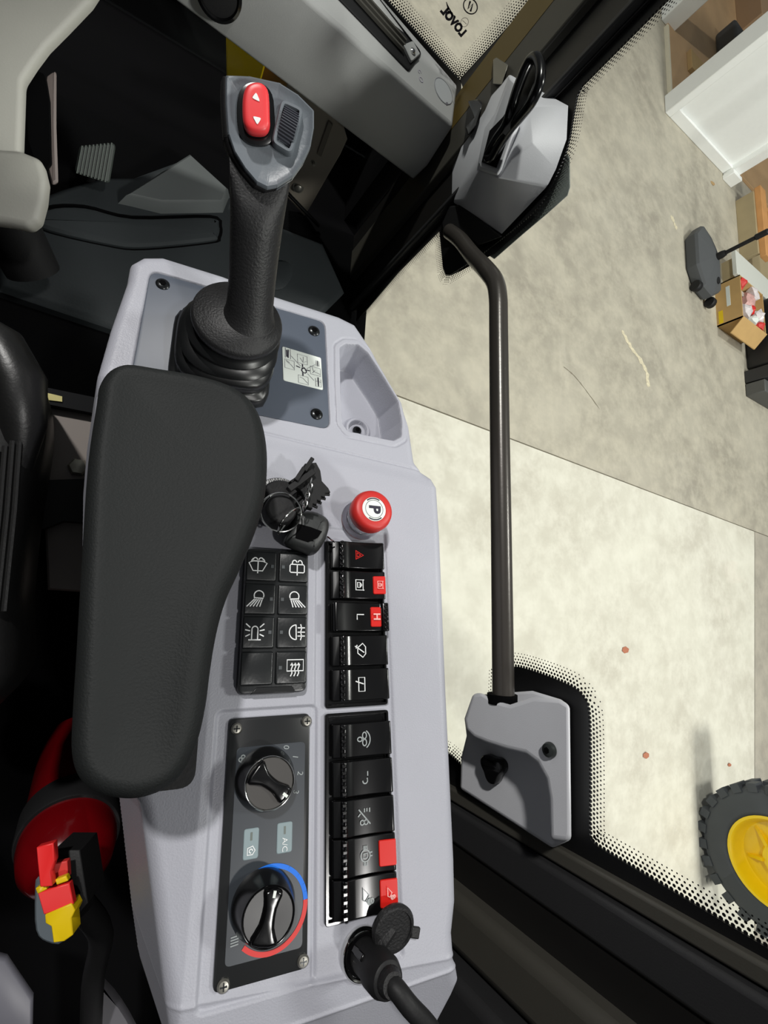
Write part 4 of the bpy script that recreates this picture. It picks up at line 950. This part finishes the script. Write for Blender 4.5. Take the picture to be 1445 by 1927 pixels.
# ============================================================ CLIMATE PANEL
T = thing('climate_control_panel', 'black heater and air conditioning panel with two knobs and four corner screws', 'control panel', K, ((hx0+hx1)/2, (hy0+hy1)/2, 0))
part('faceplate', slab(rect(hx0, hx1, hy0, hy1, .004), -.0035, 0, .0008), HV, T)
ix0, ix1 = k2(424+5, 1700)[0], k2(570, 1700)[0]; iy1 = k2(500, 1402)[1]; iy0 = k2(500, 1801)[1]
part('grey_inlay', pillow(rect(ix0, ix1, iy0, iy1, .003), [(0, -.0002), (.0001, .0002)]), HVI, T)
for q in ((445, 1371), (577, 1357), (570, 1808), (420, 1855)):
    screw(T, k2(*q), 0, .0034, STEEL)
rsc = k2(505, 1478); kn = K.pt(512, 1470, .018)[:2]
kr = .0182*(DK/.34)
def knob(c, top, label, ang, m2):
    kt = kr*.80; kz = .0170
    kb = part('knob', lathe(c, [(kr, 0), (kr, .003), (kr*.96, .006), (kt*1.03, kz-.0012), (kt, kz)], 56), GLOSS, T, sharp=40, label=label)
    part('chrome_ring', lathe(c, [(kt*1.0, kz-.0006), (kt*1.02, kz+.0004), (kt*.99, kz+.0010), (kt*.95, kz+.0008), (kt*.93, kz)], 56, cap0=False, cap1=False), top, kb, sharp=60)
    part('knob_top', lathe(c, [(kt*.94, kz+.0002), (kt*.92, kz-.0016+.002), (kt*.3, kz+.0002), (.0001, kz+.0002)], 48, cap0=False), m2, kb)
    bar = [(-kt*.90, -kt*.52), (-kt*.3, -kt*.30), (kt*.3, -kt*.26), (kt*.90, -kt*.36), (kt*.90, kt*.36), (kt*.3, kt*.26), (-kt*.3, kt*.30), (-kt*.90, kt*.52)]
    ca, sa = math.cos(ang), math.sin(ang)
    bar = [(c[0]+(x*ca-y*sa)*.93, c[1]+(x*sa+y*ca)*.93) for x, y in bar]
    part('finger_bar', pillow(catmull(bar, 3), [(0, kz+.0001), (.0002, kz+.0022), (.001, kz+.0032), (.002, kz+.0034)]), GLOSS, kb, sharp=60)
    p = (c[0]+kr*.6*ca, c[1]+kr*.6*sa)
    part('pointer', xf(box(-.0016, .0016, -.0008, .0008, kz+.003, kz+.0038), Matrix.Translation((p[0], p[1], 0))@Matrix.Rotation(ang, 4, 'Z')), LAB, kb)
kcen = [(K.pt(503, 1469, .009)[0], K.pt(503, 1469, .009)[1]), (K.pt(500, 1713, .009)[0], K.pt(500, 1713, .009)[1])]
knob(kcen[0], CHROME, 'fan speed knob with chrome ring', math.radians(-38), mat('dished_satin_grey', (70, 68, 66), .25))
knob(kcen[1], GLOSS, 'temperature knob, all black', math.radians(78), GLOSS)
for s_, q in (('0', (538, 1406)), ('1', (555, 1424)), ('2', (564, 1455)), ('3', (556, 1490))):
    part('numeral', textmesh(s_, .0052, k2(*q), -math.pi/2-.2, .0005), dim, T)
c_ = k2(457, 1429); part('fan_symbol', join(*[stroke([arc(c_[0]+.0013*math.cos(t), c_[1]+.0013*math.sin(t), .0012, 0, 360, 8)], .0007, .0005) for t in [k*math.pi/2 for k in range(4)]]), dim, T)
for (pxs, sym) in (([(458, 1562), (487, 1555), (486, 1612), (457, 1622)], 0), ([(522, 1550), (550, 1544), (549, 1602), (519, 1608)], 1)):
    q = [k2(*p) for p in pxs]; x0 = (q[0][0]+q[3][0])/2; x1 = (q[1][0]+q[2][0])/2; ya = (q[0][1]+q[1][1])/2; yb_ = (q[2][1]+q[3][1])/2
    bt = part('push_button', pillow(rect(x0, x1, yb_, ya, .0015, 4), [(0, .0001), (0, .0004), (.0004, .0007)]), BTN, T)
    xm = (x0+x1)/2; part('indicator', box(xm-.0006, xm+.0006, ya-.0062, ya-.002, .0005, .0009), mat('olive_grey_lens', (96, 104, 98), .4), bt)
    if sym: part('symbol', textmesh('A/C', .0046, (xm, yb_+.0045), -math.pi/2, .0010), WHITE, bt)
    else: part('symbol', stroke([[(xm-.002, yb_+.0025), (xm-.002, yb_+.006), (xm+.001, yb_+.0068), (xm+.0024, yb_+.0045), (xm+.001, yb_+.0025), (xm-.002, yb_+.0025)], arc(xm, yb_+.0044, .001, 0, 270, 8)], .0006, .0010), WHITE, bt)
rc = kcen[1]; rg = .0210
def ptrng(u, v): q = k2(u, v)-np.array(rc); return math.degrees(math.atan2(q[1], q[0]))
def arcp(a0, a1, m, wd=.0026): part('scale_arc', stroke([arc(*np.array(rcg), rg, a0, a1, 24)], wd, .0005), m, T)
rcg = k2(508, 1710)
arcp(138, 62, BLUE); arcp(59, 42, BLUE); arcp(39, 26, BLUE); arcp(23, 15, BLUE); arcp(12, 4, BLUE); arcp(150, 145, BLUE)
arcp(1, -132, REDI)
c_ = k2(441, 1771); part('scale_mark', join(*[stroke([[(c_[0]-.002, c_[1]-.002+k*.0013), (c_[0]+.002, c_[1]-.0016+k*.0013)]], .0007, .0005) for k in range(4)]), dim, T)

# ============================================================ IGNITION LOCK AND KEYS
lc = K.pt(527, 945, .006)[:2]
T = thing('ignition_lock', 'round ignition lock with knurled collar beside the armrest edge', 'ignition lock', K, (*lc, .002))
part('collar', lathe(lc, [(.0200, .0015), (.0200, .005), (.0190, .0065), (.0155, .007)], 36), mat('knurled_zinc', (120, 120, 120), .3, .8, bump=1, bscale=900), T, sharp=30)
part('cover_disc', lathe(lc, [(.0155, .006), (.0155, .011), (.014, .0125)], 36), BLK, T)
lk = K.pt(522, 968, .016)
solo('ignition_key', join(lathe(lk[:2], [(.0105, .012), (.0110, .014), (.0110, .028), (.0095, .030)], 32), xf(box(-.004, .0245, -.0032, .0032, .023, .029), Matrix.Translation((lk[0], lk[1], 0))@Matrix.Rotation(.75, 4, 'Z')), xf(box(.012, .026, -.011, -.0035, .022, .030), Matrix.Translation((lk[0], lk[1], 0))@Matrix.Rotation(.75, 4, 'Z'))), BLK, 'black headed key standing in the ignition lock', 'key', K, bev=.001, sharp=40)
T = thing('spare_key', 'black toothed plastic key head lying across the ignition key', 'key', K, K.pt(598, 930, .03))
sk = [(545, 905), (560, 895), (574, 872), (595, 870), (603, 885), (606, 905), (618, 918), (622, 926), (612, 928), (612, 936), (605, 934), (604, 944), (597, 941), (596, 950), (589, 948), (588, 957), (580, 955), (575, 940), (568, 925)]
part('blade', pillow([K.pt(u, v, .034)[:2] for u, v in sk], [(0, .029), (0, .0335), (.0004, .034)]), BLK, T)
part('bar', join(xf(box(-.012, .012, -.0022, .0022, .034, .039), Matrix.Translation((*K.pt(566, 905, .036)[:2], 0))@Matrix.Rotation(.75, 4, 'Z')), xf(box(-.0015, .0015, -.006, .006, .034, .041), Matrix.Translation((*K.pt(562, 896, .036)[:2], 0))@Matrix.Rotation(-.5, 4, 'Z')), xf(box(-.0015, .0015, -.006, .006, .034, .041), Matrix.Translation((*K.pt(578, 878, .036)[:2], 0))@Matrix.Rotation(-.5, 4, 'Z'))), BLK, T, bev=.0006)
for k in range(4): 
    part('tooth', tube([K.pt(582+k*8, 948-k*6, .031), K.pt(597+k*7.5, 955-k*8, .030)], .0011, 8), BLK, T)
T = thing('key_chain', 'short fine chain of silver links hanging from the toothed key', 'chain', K, K.pt(580, 925, .036))
cp = [(585, 906), (583, 915), (581, 923), (578, 932), (576, 940), (574, 948), (571, 955)]
for i, (u, v) in enumerate(cp):
    c = K.pt(u, v, .038); t = math.radians(75); rr2 = .0025
    lk_ = [(c[0]+(rr2*1.15*math.cos(a)*math.cos(t)-rr2*.6*math.sin(a)*math.sin(t)*(1 if i % 2 else .4)), c[1]+rr2*1.15*math.cos(a)*math.sin(t)+rr2*.6*math.sin(a)*math.cos(t)*(1 if i % 2 else .4), .038+(0 if i % 2 else .0016*math.sin(a))) for a in [k*math.pi/6 for k in range(12)]]
    part('link', tube(lk_, .00045, 6, closed=True), CHROME, T)
c = K.pt(529, 964, .031)
r1 = [(c[0]+.0138*math.cos(a), c[1]+.0132*math.sin(a), .031+.002*math.sin(a)) for a in [k*math.pi/18 for k in range(36)]]
solo('key_ring', tube(r1, .0006, 8, closed=True), CHROME, 'large silver wire ring around the ignition key head', 'key ring', K)
p_ = [K.pt(561, 955, .034), K.pt(548, 962, .036), K.pt(535, 975, .037), K.pt(526, 990, .034), K.pt(524, 1005, .026), K.pt(534, 990, .024), K.pt(548, 972, .026), K.pt(559, 962, .030)]
solo('split_ring', tube(catmull(p_, 5), .0007, 8, closed=True), CHROME, 'small silver split ring linking the key ring and the fob', 'key ring', K)
fo = [(548, 990), (562, 962), (590, 958), (616, 970), (623, 985), (620, 1005), (606, 1030), (592, 1040), (575, 1034), (550, 1024), (538, 1012)]
T = thing('key_fob', 'black folded leather key fob hanging over the console', 'key fob', K, K.pt(585, 1000, .02))
FO = catmull([K.pt(u, v, .022)[:2] for u, v in fo], 3)
part('body', pillow(FO, [(.006, .003), (.001, .008), (0, .014), (.0012, .020), (.004, .0225), (.008, .0230)]), mat('black_fob_leather', (46, 48, 48), .45, bump=.2), T, sharp=60)
f2 = [(560, 985), (585, 992), (606, 1000), (598, 1012), (580, 1020), (556, 1012)]
part('slot', pillow([K.pt(u, v, .0235)[:2] for u, v in f2], [(0, .0225), (0, .0236)]), VBLK, T)
solo('wire_clip', tube([K.pt(616, 1010, .014), K.pt(624, 1016, .012), K.pt(629, 1020, .009)], .0006, 6), CHROME, 'tiny silver wire end poking out by the hazard switch', 'clip', K)

# ============================================================ POWER SOCKET, PLUG, CABLE
scx = k2(683, 1795)
T = thing('power_socket', 'round power socket with chrome rim and open black rubber cap', 'socket', K, (*scx, 0))
part('rim', lathe(scx, [(.0140, -.001), (.0140, .002), (.0125, .0035), (.0115, .003), (.011, -.003)], 40, cap0=False, cap1=False), CHROME, T, sharp=50)
part('well', lathe(scx, [(.0112, .0005), (.0112, .001)], 32), VBLK, T)
cc = K.pt(740, 1748, .012)
part('rubber_cap', xf(lathe((0, 0), [(.0135, -.002), (.014, 0), (.013, .0018), (.0115, .002), (.011, .001)], 36), Matrix.Translation((cc[0], cc[1], .012))@Matrix.Rotation(.25, 4, 'X')), BLKT, T, sharp=40)
part('cap_tab', xf(box(.012, .018, -.003, .003, -.001, .0016), Matrix.Translation((cc[0], cc[1], .012))@Matrix.Rotation(-.3, 4, 'Z')), BLKT, T, bev=.0008)
part('cap_strap', tube([(*scx, .003), (*lerp(scx, cc[:2], .5), .010), (cc[0], cc[1], .010)], .004, 10), BLKT, T)
pb = [*scx, .002]; pt_ = K.pt(733, 1848, .034)
dpl = Vector([float(a-b) for a, b in zip(pt_, pb)]).length
T = thing('power_plug', 'black cigar lighter style plug pushed into the power socket', 'plug', K, pb)
part('barrel', along(lathe((0, 0), [(.0092, 0), (.0092, dpl*.45), (.0106, dpl*.5), (.0106, dpl*.8), (.0090, dpl*.95), (.0062, dpl)], 32), pb, pt_), BLK, T, sharp=40)
part('clip', along(box(.0098, .0115, -.002, .002, dpl*.1, dpl*.5), pb, pt_, .8), GLOSS, T, bev=.0006)
part('strain_relief', along(lathe((0, 0), [(.007, dpl*.92), (.0075, dpl*1.0), (.006, dpl*1.12)], 20), pb, pt_), BLKT, T)
solo('power_cable', tube(catmull([lerp(pb, pt_, .98), K.pt(748, 1864, .038), K.pt(772, 1895, .040), K.pt(812, 1940, .036), K.pt(850, 2010, .03)], 8, False), .0052, 14), BLK, 'thick black cable running from the plug off the bottom edge', 'cable', K, sharp=70)

# ============================================================ HANDRAIL
XR = .415
def pr(u, v, x=XR): return PX(u, v, x)
rp = [pr(846, 436, .45), pr(866, 452, .44), pr(890, 482, .43), pr(915, 508), pr(931, 530), pr(937, 560), pr(938, 620), pr(940, 800), pr(943, 1000), pr(945, 1150), pr(947, 1300), pr(948, 1335)]
rp = catmull(rp, 6, False)
solo('handrail', tube(rp, .0122, 24), RAIL, 'long grey brown steel handrail across the side window', 'handrail', W, sharp=70)

# ============================================================ LATCH HOUSING (front)
def hp(u, v, x): return PX(u, v, x)
T = thing('window_latch', 'light grey window latch housing with a black lever on the front pillar', 'latch', W, hp(950, 300, XW-.01))
XB = .462
back = {'a': (957, 139), 'b': (1069, 199), 'c': (1066, 262), 'd': (1046, 318), 'e': (1030, 350), 'f': (944, 440), 'g': (850, 379), 'h': (852, 282), 'i': (880, 240), 'j': (905, 200)}
fr_ = {'r0': (899, 322), 'r1': (936, 336), 'r2': (960, 300), 'r3': (1000, 270), 'r4': (996, 200), 'r5': (973, 148), 'r6': (960, 141), 'r7': (918, 262)}
V = {k: hp(*q, XB) for k, q in back.items()}; xf_ = dict(r0=.415, r1=.412, r2=.415, r3=.425, r4=.425, r5=.43, r6=.428, r7=.418)
V.update({k: hp(*q, xf_[k]) for k, q in fr_.items()}); V['g2'] = hp(871, 378, .44); V['p'] = hp(930, 226, .42)
names = list(V); ix = {k: i for i, k in enumerate(names)}
faces = [('h', 'g', 'g2', 'r0', 'r7'), ('h', 'r7', 'i'), ('i', 'r7', 'p', 'j'), ('j', 'p', 'r6', 'a'), ('g2', 'f', 'r0'), ('f', 'e', 'r1', 'r0'), ('e', 'r2', 'r1'), ('e', 'd', 'r3', 'r2'), ('d', 'c', 'r3'), ('c', 'b', 'r4', 'r3'), ('b', 'a', 'r5', 'r4'), ('a', 'r6', 'r5'), ('g', 'f', 'g2'),
         ('r7', 'r0', 'r1', 'r2', 'r4'), ('r2', 'r3', 'r4'), ('r7', 'r4', 'r5', 'r6', 'p')]
lf = part('housing', ([tuple(V[k]) for k in names], [tuple(ix[q] for q in f_) for f_ in faces]), GREYD, T, sharp=60)
bevel(lf, .003, 3)
# slot: black wedge in the front ridge
sl = [(921, 246), (906, 305), (934, 316), (968, 222), (962, 196), (946, 220)]
part('lever_slot', loft([[tuple(hp(u, v, .413)) for u, v in sl], [tuple(hp(u, v, .405)) for u, v in sl]]), VBLK, T)
part('slot_rim', loft([[tuple(hp(u, v, .415)) for u, v in [(912, 240), (899, 306), (902, 322), (938, 334), (946, 320), (985, 220), (975, 150), (958, 140), (930, 215)]], [tuple(hp(u, v, .4075)) for u, v in [(915, 243), (903, 306), (905, 316), (935, 327), (941, 318), (975, 220), (970, 156), (960, 146), (934, 216)]]]), GREYD, T, bev=.002)
XL = .385
lv = [hp(918, 292, .40), hp(934, 262, .39), hp(952, 236, .38), hp(962, 205, .372), hp(972, 172, .368), hp(986, 135, .366), hp(999, 112, .366), hp(1011, 110, .366), hp(1017, 130, .368), hp(1014, 160, .37), hp(1000, 192, .374), hp(980, 218, .38), hp(958, 244, .386), hp(940, 272, .394), hp(926, 296, .40)]
part('lever', tube(catmull(lv, 4), .0062, 12, closed=True), GLOSS, T, sharp=70)
lw = [hp(u, v, .376) for u, v in [(945, 250), (966, 205), (980, 160), (997, 122), (1007, 122), (1007, 150), (992, 186), (965, 224)]]
part('lever_web', loft([[tuple(p) for p in lw], [tuple(p+np.array([.006, 0, 0])) for p in lw]]), BLK, T)
part('pin', tube([hp(914, 290, .404), hp(926, 294, .404)], .0022, 8), CHROME, T)
solo('striker_plate', join(loft([[tuple(hp(u, v, .44)) for u, v in [(928, 112), (934, 108), (956, 122), (944, 160), (927, 158)]], [tuple(hp(u, v, .448)) for u, v in [(928, 112), (934, 108), (956, 122), (944, 160), (927, 158)]]])), STEEL, 'small shiny steel striker tab behind the latch top', 'bracket', W, bev=.001)
solo('latch_hook', loft([[tuple(hp(u, v, .43)) for u, v in [(880, 190), (900, 186), (908, 194), (896, 236), (880, 256), (876, 240), (892, 220)]], [tuple(hp(u, v, .445)) for u, v in [(880, 190), (900, 186), (908, 194), (896, 236), (880, 256), (876, 240), (892, 220)]]]), GLOSS, 'black glossy hook left of the latch housing', 'hook', W, bev=.002)
# outer block beyond the glass
ob_ = [(1060, 280), (1072, 296), (1073, 352), (1068, 368), (1030, 402), (985, 440), (930, 488), (905, 470), (940, 300)]
solo('outer_hinge_cover', loft([[tuple(hp(u, v, .478)) for u, v in ob_], [tuple(hp(u, v, .52)+np.array([0, 0, .0])) for u, v in ob_]]), mat('weathered_grey_cover', (118, 122, 120), .55), 'mid grey cover outside the glass behind the latch', 'cover', W, bev=.006)
solo('rubber_buffer', loft([[tuple(hp(u, v, .474)) for u, v in [(845, 500), (868, 478), (905, 446), (1000, 400), (1008, 408), (990, 425), (930, 478), (850, 518)]], [tuple(hp(u, v, .4765)) for u, v in [(845, 500), (868, 478), (905, 446), (1000, 400), (1008, 408), (990, 425), (930, 478), (850, 518)]]]), PILM, 'dark rubber buffer strip outside the glass below the latch', 'buffer', W)
solo('rail_mount', loft([[tuple(hp(u, v, .458)) for u, v in [(846, 388), (870, 385), (945, 445), (900, 462), (870, 440), (836, 448), (832, 420)]], [tuple(hp(u, v, .468)) for u, v in [(846, 388), (870, 385), (945, 445), (900, 462), (870, 440), (836, 448), (832, 420)]]]), BLK, 'black mounting plate under the latch holding the handrail top', 'bracket', W, bev=.002)

# ============================================================ REAR BRACKET
T = thing('rear_rail_bracket', 'light grey rear handrail bracket with black knob and socket bolt', 'bracket', W, hp(980, 1450, XW-.01))
def bp_(px, x): return [tuple(hp(u, v, x)) for u, v in px]
base_px = [(892, 1308), (1002, 1300), (1055, 1316), (1072, 1328), (1075, 1580), (1040, 1596), (866, 1484), (868, 1425), (878, 1385), (874, 1352)]
def shr(px, c, s): return [(c[0]+(u-c[0])*s, c[1]+(v-c[1])*s) for u, v in px]
part('back_plate', loft([bp_(base_px, .465), bp_(base_px, .445)]), GREYD, T, bev=.003)
sh = [(874, 1352), (890, 1306), (905, 1303), (930, 1318), (960, 1326), (1002, 1312), (1052, 1315), (1072, 1327), (1074, 1570), (1070, 1584), (1036, 1580), (1034, 1500), (1028, 1465), (1012, 1435), (990, 1418), (955, 1410), (918, 1398), (893, 1388), (878, 1374)]
part('raised_shell', loft([bp_(sh, .45), bp_(sh, .400)]), GREYD, T, bev=.004, seg=3)
c = hp(936, 1304, .41)
part('rail_socket', tube([hp(945, 1306, XR), hp(945, 1324, XR)], .0165, 24), VBLK, T)
kc3 = hp(936, 1443, .444); kn_ = part('three_lobe_knob', along(loft([[(r*(1+.18*math.cos(3*a))*math.cos(a), r*(1+.18*math.cos(3*a))*math.sin(a), z) for a in [k*math.pi/20 for k in range(40)]] for r, z in ((.012, 0), (.0145, .002), (.0145, .012), (.012, .015))]), kc3, kc3+np.array([-1, 0, .2])), GLOSS, T, sharp=50)
c = hp(1036, 1411, .3995)
bl = part('bolt', along(lathe((0, 0), [(.007, 0), (.0072, .002), (.006, .005), (.0035, .0058)], 24), c, c+np.array([-1, 0, 0])), mat('dark_zinc_bolt', (70, 74, 72), .3, .7), T)
part('hex_socket', along(lathe((0, 0), [(.003, .004), (.003, .0064)], 6), c, c+np.array([-1, 0, 0])), VBLK, bl)
